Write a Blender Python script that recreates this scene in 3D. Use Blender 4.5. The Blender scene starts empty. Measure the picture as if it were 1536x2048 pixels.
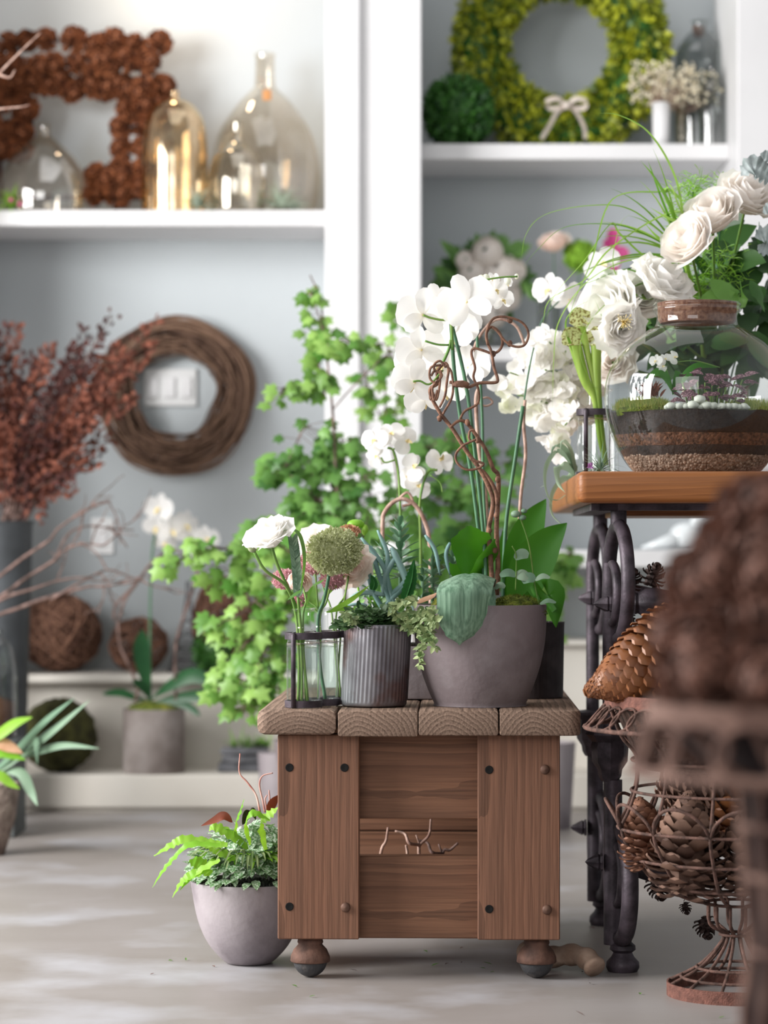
import bpy, math, random
from mathutils import Vector, Matrix, noise
PI = math.pi
F = 5440.0; H = 0.8; HY = 1105.0            # focal length in pixels, eye height, horizon row
R = random.Random(7)
C = bpy.context.scene.collection
V = Vector

def P(px, py, D):
    "world point seen at image place px,py at distance D"
    return V(((px - 768) * D / F, D, H - (py - HY) * D / F))
def X(px, D): return (px - 768) * D / F
def Z(py, D): return H - (py - HY) * D / F
def lin(h):
    h = h.lstrip('#'); o = []
    for i in (0, 2, 4):
        c = int(h[i:i+2], 16) / 255
        o.append(c / 12.92 if c <= .04045 else ((c + .055) / 1.055) ** 2.4)
    return (*o, 1)
def spl(pts, k=6, closed=False):
    pts = [V(p) for p in pts]; n = len(pts); out = []
    if n < 3 and not closed:
        return [pts[0].lerp(pts[-1], i / k) for i in range(k + 1)]
    rng = n if closed else n - 1
    for i in range(rng):
        if closed: a, b, c, d = pts[i-1], pts[i], pts[(i+1) % n], pts[(i+2) % n]
        else:
            b, c = pts[i], pts[i+1]
            a = pts[i-1] if i else b * 2 - c
            d = pts[i+2] if i + 2 < n else c * 2 - b
        for j in range(k):
            t = j / k
            out.append(.5 * ((2*b) + (c-a)*t + (2*a-5*b+4*c-d)*t*t + (3*b-a-3*c+d)*t**3))
    if not closed: out.append(pts[-1])
    return out
def rv(s=1.0, r=None):
    r = r or R
    return V((r.uniform(-s, s), r.uniform(-s, s), r.uniform(-s, s)))
def perp(d):
    d = d.normalized(); a = V((0, 0, 1)) if abs(d.z) < .9 else V((1, 0, 0))
    return d.cross(a).normalized()
def frame(d, up=V((0, 0, 1))):
    "3x3 matrix whose Z is d"
    z = d.normalized(); x = up.cross(z)
    if x.length < 1e-3: x = V((1, 0, 0)).cross(z)
    x.normalize(); y = z.cross(x)
    return Matrix((x, y, z)).transposed()

class MB:
    def __init__(s): s.v = []; s.f = []; s.m = []; s.cur = 0
    def add(s, vs, fs):
        o = len(s.v); s.v.extend(vs)
        for f in fs: s.f.append([i + o for i in f]); s.m.append(s.cur)
        return s
    def xf(s, M, start=0):
        for i in range(start, len(s.v)): s.v[i] = M @ V(s.v[i])
        return s
    def tube(s, pts, r, n=8, closed=False, cap=True):
        pts = [V(p) for p in pts]; k = len(pts)
        rr = r if isinstance(r, (list, tuple)) else [r] * k
        if len(rr) == 2 and k != 2: rr = [rr[0] + (rr[1] - rr[0]) * i / (k - 1) for i in range(k)]
        t0 = (pts[1] - pts[0]).normalized(); nx = perp(t0); vs = []
        for i in range(k):
            if closed: t = pts[(i+1) % k] - pts[i-1]
            else: t = pts[min(i+1, k-1)] - pts[max(i-1, 0)]
            if t.length < 1e-9: t = t0
            t = t.normalized()
            nx = nx - t * nx.dot(t)
            nx = nx.normalized() if nx.length > 1e-6 else perp(t)
            by = t.cross(nx)
            for j in range(n):
                a = 2 * PI * j / n
                vs.append(pts[i] + (nx * math.cos(a) + by * math.sin(a)) * rr[i])
        fs = []
        for i in range(k if closed else k - 1):
            i2 = (i + 1) % k
            for j in range(n):
                j2 = (j + 1) % n
                fs.append((i*n+j, i*n+j2, i2*n+j2, i2*n+j))
        if cap and not closed:
            fs.append(tuple(range(n))[::-1]); fs.append(tuple((k-1)*n + j for j in range(n)))
        return s.add(vs, fs)
    def lathe(s, prof, c=(0, 0, 0), n=32, fn=None, close=True, axis=None):
        c = V(c); vs = []; fs = []; k = len(prof)
        Mx = frame(V(axis)) if axis is not None else None
        for i, (r, z) in enumerate(prof):
            for j in range(n):
                a = 2 * PI * j / n; q = r * (fn(a, z) if fn else 1)
                p = V((q * math.cos(a), q * math.sin(a), z))
                vs.append(c + (Mx @ p if Mx else p))
        for i in range(k - 1):
            for j in range(n):
                j2 = (j + 1) % n
                fs.append((i*n+j, i*n+j2, (i+1)*n+j2, (i+1)*n+j))
        if close:
            if prof[0][0] > 1e-6: fs.append(tuple(range(n))[::-1])
            if prof[-1][0] > 1e-6: fs.append(tuple((k-1)*n + j for j in range(n)))
        return s.add(vs, fs)
    def box(s, x0, x1, y0, y1, z0, z1, b=0.0):
        if b <= 0:
            vs = [V((x, y, z)) for z in (z0, z1) for y in (y0, y1) for x in (x0, x1)]
            return s.add(vs, [(0,2,3,1), (4,5,7,6), (0,1,5,4), (2,6,7,3), (0,4,6,2), (1,3,7,5)])
        # chamfered box: 24 verts
        xs, ys, zs = (x0, x1), (y0, y1), (z0, z1); ids = {}; vs = []
        sg = (1, -1)
        for i in (0, 1):
            for j in (0, 1):
                for k in (0, 1):
                    for a in range(3):
                        p = [xs[i] + sg[i]*b, ys[j] + sg[j]*b, zs[k] + sg[k]*b]
                        p[a] = (xs[i], ys[j], zs[k])[a]
                        ids[i, j, k, a] = len(vs); vs.append(V(p))
        I = lambda i, j, k, a: ids[i, j, k, a]
        fs = []
        for e in (0, 1):
            fs += [[I(e,0,0,0), I(e,1,0,0), I(e,1,1,0), I(e,0,1,0)], [I(0,e,0,1), I(1,e,0,1), I(1,e,1,1), I(0,e,1,1)], [I(0,0,e,2), I(1,0,e,2), I(1,1,e,2), I(0,1,e,2)]]
        for a in (0, 1):
            for c in (0, 1):
                fs += [[I(a,c,0,0), I(a,c,1,0), I(a,c,1,1), I(a,c,0,1)], [I(a,0,c,0), I(a,1,c,0), I(a,1,c,2), I(a,0,c,2)], [I(0,a,c,1), I(1,a,c,1), I(1,a,c,2), I(0,a,c,2)]]
                for d in (0, 1): fs.append([I(a,c,d,0), I(a,c,d,1), I(a,c,d,2)])
        cen = V(((x0+x1)/2, (y0+y1)/2, (z0+z1)/2)); out = []
        for f in fs:
            q = [vs[i] for i in f]; nn = (q[1]-q[0]).cross(q[2]-q[1]); m = sum(q, V((0,0,0))) / len(q)
            out.append(f if nn.dot(m - cen) > 0 else f[::-1])
        return s.add(vs, out)
    def sphere(s, c, r, n=16, m=10, sc=(1, 1, 1), nz=0, nf=8):
        c = V(c); vs = [c + V((0, 0, r*sc[2]))]; fs = []
        for i in range(1, m):
            th = PI * i / m
            for j in range(n):
                a = 2*PI*j/n; d = V((math.sin(th)*math.cos(a)*sc[0], math.sin(th)*math.sin(a)*sc[1], math.cos(th)*sc[2]))
                q = r * (1 + (nz * noise.noise((c + d) * nf) if nz else 0))
                vs.append(c + d * q)
        vs.append(c - V((0, 0, r*sc[2])))
        for j in range(n): fs.append((0, 1+j, 1+(j+1) % n))
        for i in range(m - 2):
            for j in range(n):
                j2 = (j+1) % n; a = 1 + i*n
                fs.append((a+j, a+n+j, a+n+j2, a+j2))
        e = len(vs) - 1; a = 1 + (m-2)*n
        for j in range(n): fs.append((a+j, e, a+(j+1) % n))
        return s.add(vs, fs)
    def torus(s, c, r, t, nrm, n=32, m=8, sq=(1, 1)):
        Mx = frame(V(nrm)); c = V(c)
        pts = [c + Mx @ V((r*sq[0]*math.cos(2*PI*i/n), r*sq[1]*math.sin(2*PI*i/n), 0)) for i in range(n)]
        return s.tube(pts, t, m, closed=True)
    def ribbon(s, pts, ws, side, m=2, fold=0.0, ruf=0.0, seed=0, groove=0.0):
        "leaf surface along pts; ws half widths; side = width direction; fold lifts the edges"
        pts = [V(p) for p in pts]; k = len(pts); vs = []; fs = []
        side = V(side)
        for i in range(k):
            t = (pts[min(i+1, k-1)] - pts[max(i-1, 0)])
            t = t.normalized() if t.length > 1e-9 else V((0, 0, 1))
            sd = side - t * side.dot(t)
            sd = sd.normalized() if sd.length > 1e-4 else perp(t)
            nn = sd.cross(t); w = ws[i]
            for j in range(m + 1):
                q = 2 * j / m - 1
                ww = w
                if ruf and abs(q) > .9: ww = w * (1 + ruf * math.sin(i * 2.1 + seed + q))
                h = fold * w * abs(q) ** 1.5 - groove * w * math.sin(PI * abs(q) ** .7) * math.sin(PI * min(1, (i + 1) / k)) ** .3
                if ruf and abs(q) > .9: h += ruf * w * .7 * math.sin(i * 1.7 + seed * 2 + q * 3)
                vs.append(pts[i] + sd * (q * ww) + nn * h)
        for i in range(k - 1):
            for j in range(m):
                a = i*(m+1) + j
                fs.append((a, a+1, a+m+2, a+m+1))
        return s.add(vs, fs)
    def blade(s, base, d, up, L, W, bend=0.0, prof='leaf', n=5, m=2, fold=.25, ruf=0, g=V((0, 0, -1))):
        base = V(base); d = V(d).normalized(); up = V(up); pts = [base.copy()]; p = base.copy(); dd = d.copy()
        side = d.cross(up)
        if side.length < 1e-3: side = perp(d)
        for i in range(n):
            p = p + dd * (L / n); pts.append(p.copy())
            dd = (dd + g * (bend / n)).normalized()
        return s.ribbon(pts, [W / 2 * PR[prof](i / n) for i in range(n + 1)], side, m, fold, ruf, base.x * 90)
    def ivy(s, base, d, up, S):
        "five lobed leaf"
        d = V(d).normalized(); sd = d.cross(V(up)); sd = sd.normalized() if sd.length > 1e-3 else perp(d); nn = sd.cross(d)
        o = [(0, 0), (.22, -.14), (.5, .05), (.36, .26), (.56, .58), (.24, .58), (0, 1.0), (-.24, .58), (-.56, .58), (-.36, .26), (-.5, .05), (-.22, -.14)]
        vs = [V(base) + (d * .33) * S + nn * .05 * S]
        for x, y in o: vs.append(V(base) + (sd * x + d * y - nn * (abs(x) * .25 + y * y * .18)) * S)
        return s.add(vs, [(0, 1 + i, 1 + (i + 1) % 12) for i in range(12)])
    def build(s, name, mats, parent=None, local=False, origin=None, smooth=True, cut=None):
        me = bpy.data.meshes.new(name)
        if local: org = V((0, 0, 0))
        elif parent is not None: org = worldloc(parent)
        elif origin is not None: org = V(origin)
        else:
            xs = [v[0] for v in s.v]; ys = [v[1] for v in s.v]; zs = [v[2] for v in s.v]
            org = V(((min(xs)+max(xs))/2, (min(ys)+max(ys))/2, min(zs)))
        loc = V((0, 0, 0))
        if parent is not None and origin is not None: loc = V(origin) - org; org = V(origin)
        if parent is None and not local: loc = org
        me.from_pydata([tuple(V(v) - org) for v in s.v], [], s.f)
        if not isinstance(mats, (list, tuple)): mats = [mats]
        for m in mats: me.materials.append(m)
        if len(mats) > 1: me.polygons.foreach_set('material_index', s.m)
        if smooth: me.polygons.foreach_set('use_smooth', [True] * len(me.polygons))
        me.update()
        o = bpy.data.objects.new(name, me); C.objects.link(o); o.location = loc
        if parent is not None: o.parent = parent
        if cut and smooth:
            me.set_sharp_from_angle(angle=math.radians(cut))
        return o
PR = {
 'leaf': lambda t: max(.02, math.sin(PI * min(1, t) ** .8) ** .85 if 0 < t < 1 else .02),
 'obov': lambda t: max(.05, math.sin(PI * t ** 1.5) ** .6 if 0 < t < 1 else (.12 if t <= 0 else .1)),
 'round': lambda t: max(.12, math.sqrt(max(0, math.sin(PI * (.06 + .9 * t))))),
 'strap': lambda t: .5 + .5 * min(1, t * 4) if t < .6 else max(.02, (1 - ((t - .6) / .4) ** 2)),
 'grass': lambda t: max(.03, 1 - t ** 1.6),
 'petal': lambda t: max(.1, (math.sin(PI * min(1, t * .93 + .02)) ** .7)) if t < .5 else max(.15, math.sqrt(max(0, 1 - ((t - .5) / .52) ** 2.6))),
}
def worldloc(o):
    p = V((0, 0, 0))
    while o is not None: p += o.location; o = o.parent
    return p
def tag(o, label=None, cat=None, group=None, kind=None):
    if label: o['label'] = label
    if cat: o['category'] = cat
    if group: o['group'] = group
    if kind: o['kind'] = kind
    return o
def thing(name, loc, label, cat, group=None, rz=0):
    o = bpy.data.objects.new(name, None); C.objects.link(o); o.location = loc
    o.rotation_euler = (0, 0, rz); o.empty_display_size = .05
    return tag(o, label, cat, group)
def inst(name, me, mat4, parent=None):
    "object that shares a mesh; mat4 in world space"
    o = bpy.data.objects.new(name, me); C.objects.link(o)
    if parent is not None:
        o.parent = parent; mat4 = Matrix.Translation(-worldloc(parent)) @ mat4
    o.matrix_basis = mat4
    return o
def mesh_only(mb, name, mats, cut=None):
    o = mb.build(name, mats, local=True, cut=cut); me = o.data; bpy.data.objects.remove(o); return me
def TM(loc, d=V((0, 0, 1)), s=1.0, spin=0.0, up=V((0, 0, 1))):
    return Matrix.Translation(V(loc)) @ (frame(V(d), up).to_4x4()) @ Matrix.Rotation(spin, 4, 'Z') @ Matrix.Scale(s, 4)

# ------------------------------------------------------------------ materials
def M(name, c1, c2=None, rough=.6, metal=0, ns=8, st=(1, 1, 1), bump=0, bs=60, isl=0, trans=0, tc=None, lo=.35, hi=.65, spec=.4, det=4, c3=None, n3=3, bst=None, sheen=0):
    m = bpy.data.materials.new(name); m.use_nodes = True; nt = m.node_tree; N = nt.nodes; L = nt.links
    b = N['Principled BSDF']; out = N['Material Output']
    b.inputs['Roughness'].default_value = rough; b.inputs['Metallic'].default_value = metal
    b.inputs['Specular IOR Level'].default_value = spec
    tcn = N.new('ShaderNodeTexCoord'); mp = N.new('ShaderNodeMapping'); mp.inputs['Scale'].default_value = st
    L.new(tcn.outputs['Object'], mp.inputs['Vector'])
    col = None
    if c2:
        mx = N.new('ShaderNodeMix'); mx.data_type = 'RGBA'; mx.inputs[6].default_value = lin(c1); mx.inputs[7].default_value = lin(c2)
        if isl:
            g = N.new('ShaderNodeNewGeometry'); L.new(g.outputs['Random Per Island'], mx.inputs[0])
        else:
            nz = N.new('ShaderNodeTexNoise'); nz.inputs['Scale'].default_value = ns; nz.inputs['Detail'].default_value = det
            L.new(mp.outputs[0], nz.inputs['Vector'])
            mr = N.new('ShaderNodeMapRange'); mr.inputs[1].default_value = lo; mr.inputs[2].default_value = hi
            L.new(nz.outputs[0], mr.inputs[0]); L.new(mr.outputs[0], mx.inputs[0])
        col = mx.outputs[2]
        if c3:
            nz = N.new('ShaderNodeTexNoise'); nz.inputs['Scale'].default_value = n3; nz.inputs['Detail'].default_value = 5
            L.new(tcn.outputs['Object'], nz.inputs['Vector'])
            mr = N.new('ShaderNodeMapRange'); mr.inputs[1].default_value = .5; mr.inputs[2].default_value = .68
            L.new(nz.outputs[0], mr.inputs[0])
            m3 = N.new('ShaderNodeMix'); m3.data_type = 'RGBA'; m3.inputs[7].default_value = lin(c3)
            L.new(mr.outputs[0], m3.inputs[0]); L.new(col, m3.inputs[6]); col = m3.outputs[2]
        L.new(col, b.inputs['Base Color'])
    else: b.inputs['Base Color'].default_value = lin(c1)
    if bump:
        nb = N.new('ShaderNodeTexNoise'); nb.inputs['Scale'].default_value = bs; nb.inputs['Detail'].default_value = 4
        if bst:
            mp2 = N.new('ShaderNodeMapping'); mp2.inputs['Scale'].default_value = bst; L.new(tcn.outputs['Object'], mp2.inputs['Vector']); L.new(mp2.outputs[0], nb.inputs['Vector'])
        else: L.new(tcn.outputs['Object'], nb.inputs['Vector'])
        bp = N.new('ShaderNodeBump'); bp.inputs['Strength'].default_value = bump; bp.inputs['Distance'].default_value = .01
        L.new(nb.outputs[0], bp.inputs['Height']); L.new(bp.outputs[0], b.inputs['Normal'])
    if trans:
        tr = N.new('ShaderNodeBsdfTranslucent'); ms = N.new('ShaderNodeMixShader'); ms.inputs[0].default_value = trans
        if tc: tr.inputs['Color'].default_value = lin(tc)
        elif col: L.new(col, tr.inputs['Color'])
        else: tr.inputs['Color'].default_value = lin(c1)
        L.new(b.outputs[0], ms.inputs[1]); L.new(tr.outputs[0], ms.inputs[2]); L.new(ms.outputs[0], out.inputs['Surface'])
    return m
def glass(name, tint='#ffffff', base=.03, rough=0.0, mirror=0, ior=1.45, blot=0, gcol='#ffffff'):
    "thin blown glass: clear body, reflection rising to the rim"
    m = bpy.data.materials.new(name); m.use_nodes = True; nt = m.node_tree; N = nt.nodes; L = nt.links
    N.remove(N['Principled BSDF']); out = N['Material Output']
    t = N.new('ShaderNodeBsdfTransparent'); t.inputs[0].default_value = lin(tint)
    g = N.new('ShaderNodeBsdfGlossy'); g.inputs['Color'].default_value = lin(gcol); g.inputs['Roughness'].default_value = rough
    lw = N.new('ShaderNodeLayerWeight'); lw.inputs[0].default_value = .5; fr = N.new('ShaderNodeMath'); fr.operation = 'POWER'; fr.inputs[1].default_value = 4.5; L.new(lw.outputs['Facing'], fr.inputs[0])
    ad = N.new('ShaderNodeMath'); ad.operation = 'MULTIPLY_ADD'; ad.inputs[1].default_value = .8; ad.inputs[2].default_value = base + mirror; ad.use_clamp = True
    L.new(fr.outputs[0], ad.inputs[0]); fac = ad.outputs[0]
    if blot:
        tcn = N.new('ShaderNodeTexCoord'); nz = N.new('ShaderNodeTexNoise'); nz.inputs['Scale'].default_value = blot; nz.inputs['Detail'].default_value = 5
        L.new(tcn.outputs['Object'], nz.inputs['Vector']); mr = N.new('ShaderNodeMapRange'); mr.inputs[1].default_value = .4; mr.inputs[2].default_value = .6; mr.inputs[3].default_value = .5; mr.inputs[4].default_value = 1.15
        L.new(nz.outputs[0], mr.inputs[0]); mu = N.new('ShaderNodeMath'); mu.operation = 'MULTIPLY'; mu.use_clamp = True
        L.new(fac, mu.inputs[0]); L.new(mr.outputs[0], mu.inputs[1]); fac = mu.outputs[0]
    ms = N.new('ShaderNodeMixShader'); L.new(fac, ms.inputs[0]); L.new(t.outputs[0], ms.inputs[1]); L.new(g.outputs[0], ms.inputs[2]); L.new(ms.outputs[0], out.inputs[0])
    return m
def wood(name, c1, c2, axis='Y', rs=60, dist=3, off=(0, 0, 0), rough=.7, mottle=None, gs=1.0):
    "growth rings about an axis: end grain across it, straight grain along it"
    m = bpy.data.materials.new(name); m.use_nodes = True; nt = m.node_tree; N = nt.nodes; L = nt.links
    b = N['Principled BSDF']; b.inputs['Roughness'].default_value = rough; b.inputs['Specular IOR Level'].default_value = .3
    tc = N.new('ShaderNodeTexCoord'); mp = N.new('ShaderNodeMapping'); mp.inputs['Location'].default_value = off
    L.new(tc.outputs['Object'], mp.inputs[0])
    st = {'X': (.12, 1, 1), 'Y': (1, .12, 1), 'Z': (1, 1, .12)}[axis]
    mp2 = N.new('ShaderNodeMapping'); mp2.inputs['Scale'].default_value = st; L.new(tc.outputs['Object'], mp2.inputs[0])
    nz0 = N.new('ShaderNodeTexNoise'); nz0.inputs['Scale'].default_value = 7; nz0.inputs['Detail'].default_value = 3; L.new(mp2.outputs[0], nz0.inputs[0])
    sb = N.new('ShaderNodeVectorMath'); sb.operation = 'MULTIPLY_ADD'; sb.inputs[1].default_value = (dist*.01,)*3
    L.new(nz0.outputs['Color'], sb.inputs[0]); L.new(mp.outputs[0], sb.inputs[2])
    w = N.new('ShaderNodeTexWave'); w.wave_type = 'RINGS'; w.rings_direction = axis; w.inputs['Scale'].default_value = rs; w.inputs['Distortion'].default_value = .8; w.inputs['Detail'].default_value = 2; w.inputs['Detail Scale'].default_value = .4; w.wave_profile = 'SAW'
    L.new(sb.outputs[0], w.inputs[0])
    nz = N.new('ShaderNodeTexNoise'); nz.inputs['Scale'].default_value = 260 * gs; nz.inputs['Detail'].default_value = 4
    st2 = {'X': (.03, 1, 1), 'Y': (1, .03, 1), 'Z': (1, 1, .03)}[axis]
    mp3 = N.new('ShaderNodeMapping'); mp3.inputs['Scale'].default_value = st2; L.new(tc.outputs['Object'], mp3.inputs[0]); L.new(mp3.outputs[0], nz.inputs[0])
    ad = N.new('ShaderNodeMath'); ad.operation = 'MULTIPLY_ADD'; ad.inputs[1].default_value = .45; L.new(w.outputs[0], ad.inputs[0])
    mu = N.new('ShaderNodeMath'); mu.operation = 'MULTIPLY_ADD'; mu.inputs[1].default_value = 1.1; mu.inputs[2].default_value = -.27; L.new(nz.outputs[0], mu.inputs[0]); L.new(mu.outputs[0], ad.inputs[2]); ad.use_clamp = True
    mx = N.new('ShaderNodeMix'); mx.data_type = 'RGBA'; mx.inputs[6].default_value = lin(c1); mx.inputs[7].default_value = lin(c2)
    L.new(ad.outputs[0], mx.inputs[0]); col = mx.outputs[2]
    nm = N.new('ShaderNodeTexNoise'); nm.inputs['Scale'].default_value = 9; nm.inputs['Detail'].default_value = 5; L.new(mp2.outputs[0], nm.inputs[0])
    mr = N.new('ShaderNodeMapRange'); mr.inputs[1].default_value = .5; mr.inputs[2].default_value = .75; mr.inputs[4].default_value = .6; L.new(nm.outputs[0], mr.inputs[0])
    m3 = N.new('ShaderNodeMix'); m3.data_type = 'RGBA'; m3.inputs[7].default_value = lin(mottle or c2); L.new(mr.outputs[0], m3.inputs[0]); L.new(col, m3.inputs[6])
    L.new(m3.outputs[2], b.inputs['Base Color'])
    bp = N.new('ShaderNodeBump'); bp.inputs['Strength'].default_value = .35; bp.inputs['Distance'].default_value = .002; L.new(ad.outputs[0], bp.inputs['Height']); L.new(bp.outputs[0], b.inputs['Normal'])
    return m

white = M('white_paint', '#e3e2e3', '#dddcdd', rough=.45, ns=3)
wallm = M('grey_paint', '#c3c9cc', '#bdc3c6', rough=.85, ns=1.5)
bench = M('bench_paint', '#cfcac2', '#c4bdb3', rough=.6, ns=2)
floorm = M('polished_concrete', '#a19b99', '#837a73', rough=.42, ns=1.6, st=(1, 1.6, 1), lo=.15, hi=.85, det=8, c3='#adabae', n3=2.6, bump=.05, bs=25)
iron = M('dark_iron', '#564c54', '#332d32', rough=.5, metal=.35, ns=30, bump=.1, bs=180)
rust = M('rusted_wire', '#6f5147', '#412f28', rough=.85, ns=60, bump=.3, bs=300)
rustband = M('rusted_band', '#81564a', '#5a3b33', rough=.9, ns=90, bump=.4, bs=300, lo=.3, hi=.7)
rustdark = M('old_rust', '#6d4a3f', '#4a302a', rough=.9, ns=40, bump=.3, bs=200)
glassm = glass('clear_glass', '#fdfefd', base=.05)
jarm = glass('jar_glass', '#f8fbfa', base=.05)
demim = glass('tinted_demijohn_glass', '#ece6dc', base=.08, mirror=.12, blot=5)
amberm = glass('mercury_glass', '#e9d9bf', base=.1, mirror=.4, rough=.08, blot=9, gcol='#f2dfc0')
merc = glass('silver_mercury_glass', '#dcd8cf', base=.1, mirror=.3, rough=.08, blot=9, gcol='#efe9dc')
greyglass = glass('smoke_glass', '#c9cdcc', base=.08, mirror=.06, blot=5)
waterm = glass('water', '#f6faf8', base=.01, ior=1.33)
concm = M('grey_concrete', '#85797b', '#756a6c', rough=.75, ns=5, bump=.12, bs=90, c3='#8f8688', n3=9)
concl = M('pale_concrete', '#a59c9f', '#8d8488', rough=.6, ns=6, bump=.1, bs=80, c3='#776e72', n3=8)
tinm = M('galvanised_tin', '#9a999e', '#726e74', rough=.42, metal=.75, ns=22, st=(1, 1, .5), c3='#6b4f49', n3=14)
tind = M('dark_tin', '#4c4344', '#332c2d', rough=.5, metal=.5, ns=20)
soilm = M('soil', '#241b17', '#3a2c24', rough=.95, ns=120, bump=1, bs=200)
mossm = M('moss', '#7c8a2e', '#3f4a14', rough=.95, ns=70, bump=1, bs=220, c3='#9a9a3c', n3=25)
mossd = M('dark_moss', '#4b4a22', '#2e2d14', rough=.95, ns=30, bump=1, bs=150)
ivym = M('ivy_leaf', '#44792c', '#9fc468', rough=.4, isl=1, trans=.3, tc='#98c850')
ivyd = M('deep_ivy_leaf', '#2c5a24', '#7fae58', rough=.4, isl=1, trans=.3, tc='#7ab040')
limem = M('lime_leaf', '#6fae26', '#a3cf52', rough=.4, isl=1, trans=.35, tc='#a4d438')
fitm = M('fittonia_leaf', '#5f8a58', '#dbe6d4', rough=.5, ns=260, lo=.45, hi=.6, trans=.2, tc='#9cc870')
fitp = M('pink_vein_leaf', '#5a3c44', '#a9808a', rough=.5, ns=300, lo=.5, hi=.6, trans=.15)
palem = M('pale_air_plant', '#9fb3a0', '#d3dccb', rough=.6, isl=1, trans=.25)
greym = M('grey_green_leaf', '#5f7f66', '#96ae94', rough=.5, isl=1, trans=.12)
jadem = M('jade_leaf', '#4f7a58', '#86a98a', rough=.45, isl=1, trans=.15)
bluem = M('blue_succulent', '#5c8582', '#8fb0ac', rough=.5, isl=1, trans=.08)
stapm = M('toothed_succulent', '#2c6a30', '#3f8040', rough=.5, ns=40, trans=.05)
smallm = M('small_leaf', '#2f4f2c', '#5f7f50', rough=.5, isl=1, trans=.2)
varm = M('variegated_leaf', '#55703f', '#a3b07c', rough=.5, isl=1, trans=.2)
orcleaf = M('orchid_leaf', '#83a389', '#54745c', rough=.42, ns=160, st=(1, 1, .04), trans=.08, bump=.1, bs=120, bst=(1, 1, .05))
orcleaf2 = M('orchid_leaf_bright', '#3f7a1f', '#2f6a18', rough=.35, ns=8, trans=.3, tc='#4f8f20')
orcdark = M('dark_orchid_leaf', '#1f4a2a', '#2c5c34', rough=.4, ns=8, trans=.1)
stemm = M('green_stem', '#7d9a4a', '#5f8a3c', rough=.5, ns=20, trans=.1)
stemd = M('stake_green', '#4f7a58', '#3b6347', rough=.45, ns=20)
twigm = M('twig_bark', '#8c6550', '#5f4234', rough=.75, ns=60, bump=.3, bs=200)
twigp = M('pale_twig', '#c4a596', '#8d6c60', rough=.8, ns=40, bump=.2, bs=150)
twigg = M('grey_twig', '#8a7068', '#4a3a34', rough=.85, ns=40)
petalw = M('white_petal', '#fffdfa', '#fefdfc', rough=.55, ns=12, trans=.5, tc='#fffdf9', spec=.2)
petalg = M('greenish_petal', '#f4f6e0', '#fdfcf6', rough=.6, ns=14, trans=.45, spec=.2)
petalc = M('cream_petal', '#fffaf5', '#fffdfb', rough=.6, ns=14, trans=.5, tc='#fff9f3', spec=.2)
petalp = M('blush_petal', '#f8e8de', '#fdf6f1', rough=.6, ns=10, trans=.45, tc='#ffeee4', spec=.2)
petald = M('dried_petal', '#d6a98a', '#c08e6c', rough=.7, ns=40, trans=.2)
lipm = M('orchid_lip', '#f0d060', '#f8f0d0', rough=.5, ns=90)
pinkm = M('pink_floret', '#c27f8c', '#e8c4c6', rough=.7, isl=1, trans=.2)
allm = M('green_floret', '#a0a86c', '#dde0b8', rough=.7, isl=1, trans=.25)
magm = M('magenta_petal', '#a8326e', '#d0508e', rough=.5, ns=10, trans=.3)
barkm = M('pine_scale', '#5b3a2a', '#8a5f49', rough=.7, isl=1)
barkg = M('grey_pine_scale', '#4a332a', '#8f6f5e', rough=.75, isl=1)
barkl = M('sugar_cone_scale', '#64391f', '#925d38', rough=.4, isl=1, spec=.5)
barkr = M('red_brown_scale', '#3e1d10', '#a5643f', rough=.75, isl=1)
barkk = M('dark_scale', '#2a1c19', '#45302a', rough=.7, isl=1)
rustl = M('rust_foliage', '#4e281e', '#935845', rough=.8, isl=1, trans=.15)
rustk = M('maroon_foliage', '#2e1816', '#5a302a', rough=.8, isl=1, trans=.1)
vinem = M('grapevine', '#3f2a20', '#8a6c58', rough=.8, isl=1)
wickm = M('wicker', '#45291e', '#8a6450', rough=.8, isl=1)
boxm = M('boxwood_leaf', '#3d5a12', '#c6ca38', rough=.45, isl=1, trans=.2)
boxd = M('dark_boxwood_leaf', '#1c4420', '#4a8030', rough=.45, isl=1, trans=.15)
corkm = M('cork', '#8a6450', '#5f392b', rough=.85, ns=120, bump=.3, bs=300)
paperm = M('kraft_tag', '#c98f5c', rough=.8)
ribbm = M('ribbon_cloth', '#e8dcd2', '#d8c8be', rough=.7, ns=20, trans=.2)
plate = M('plastic_plate', '#dcdcdc', rough=.35)
pebw = M('white_pebble', '#e6e6dc', '#c9ccbd', rough=.5, ns=20)
stonem = M('rough_stone', '#9a8a80', '#6c5c55', rough=.95, ns=30, bump=1, bs=70)
slatem = M('dark_slate', '#3c3c40', '#6c6c70', rough=.9, ns=14, bump=.8, bs=30, st=(1, 1, 4))
# ------------------------------------------------------------------ camera and light
cam = bpy.data.cameras.new('camera'); camo = bpy.data.objects.new('camera', cam); C.objects.link(camo)
camo.location = (0, 0, H); camo.rotation_euler = (PI / 2, 0, 0)
cam.sensor_fit = 'HORIZONTAL'; cam.sensor_width = 24; cam.lens = 24 * F / 1536
cam.shift_y = (HY - 1024) / 1536; cam.clip_start = .05
cam.dof.use_dof = True; cam.dof.focus_distance = 5.1; cam.dof.aperture_fstop = 2.9
bpy.context.scene.cycles.transparent_max_bounces = 40
bpy.context.scene.camera = camo
sc = bpy.context.scene
sc.view_settings.view_transform = 'Standard'; sc.view_settings.look = 'None'; sc.view_settings.exposure = 0; sc.view_settings.gamma = 1
w = bpy.data.worlds.new('sky'); sc.world = w; w.use_nodes = True
w.node_tree.nodes['Background'].inputs[0].default_value = (.98, .98, 1.0, 1); w.node_tree.nodes['Background'].inputs[1].default_value = .36
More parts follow.
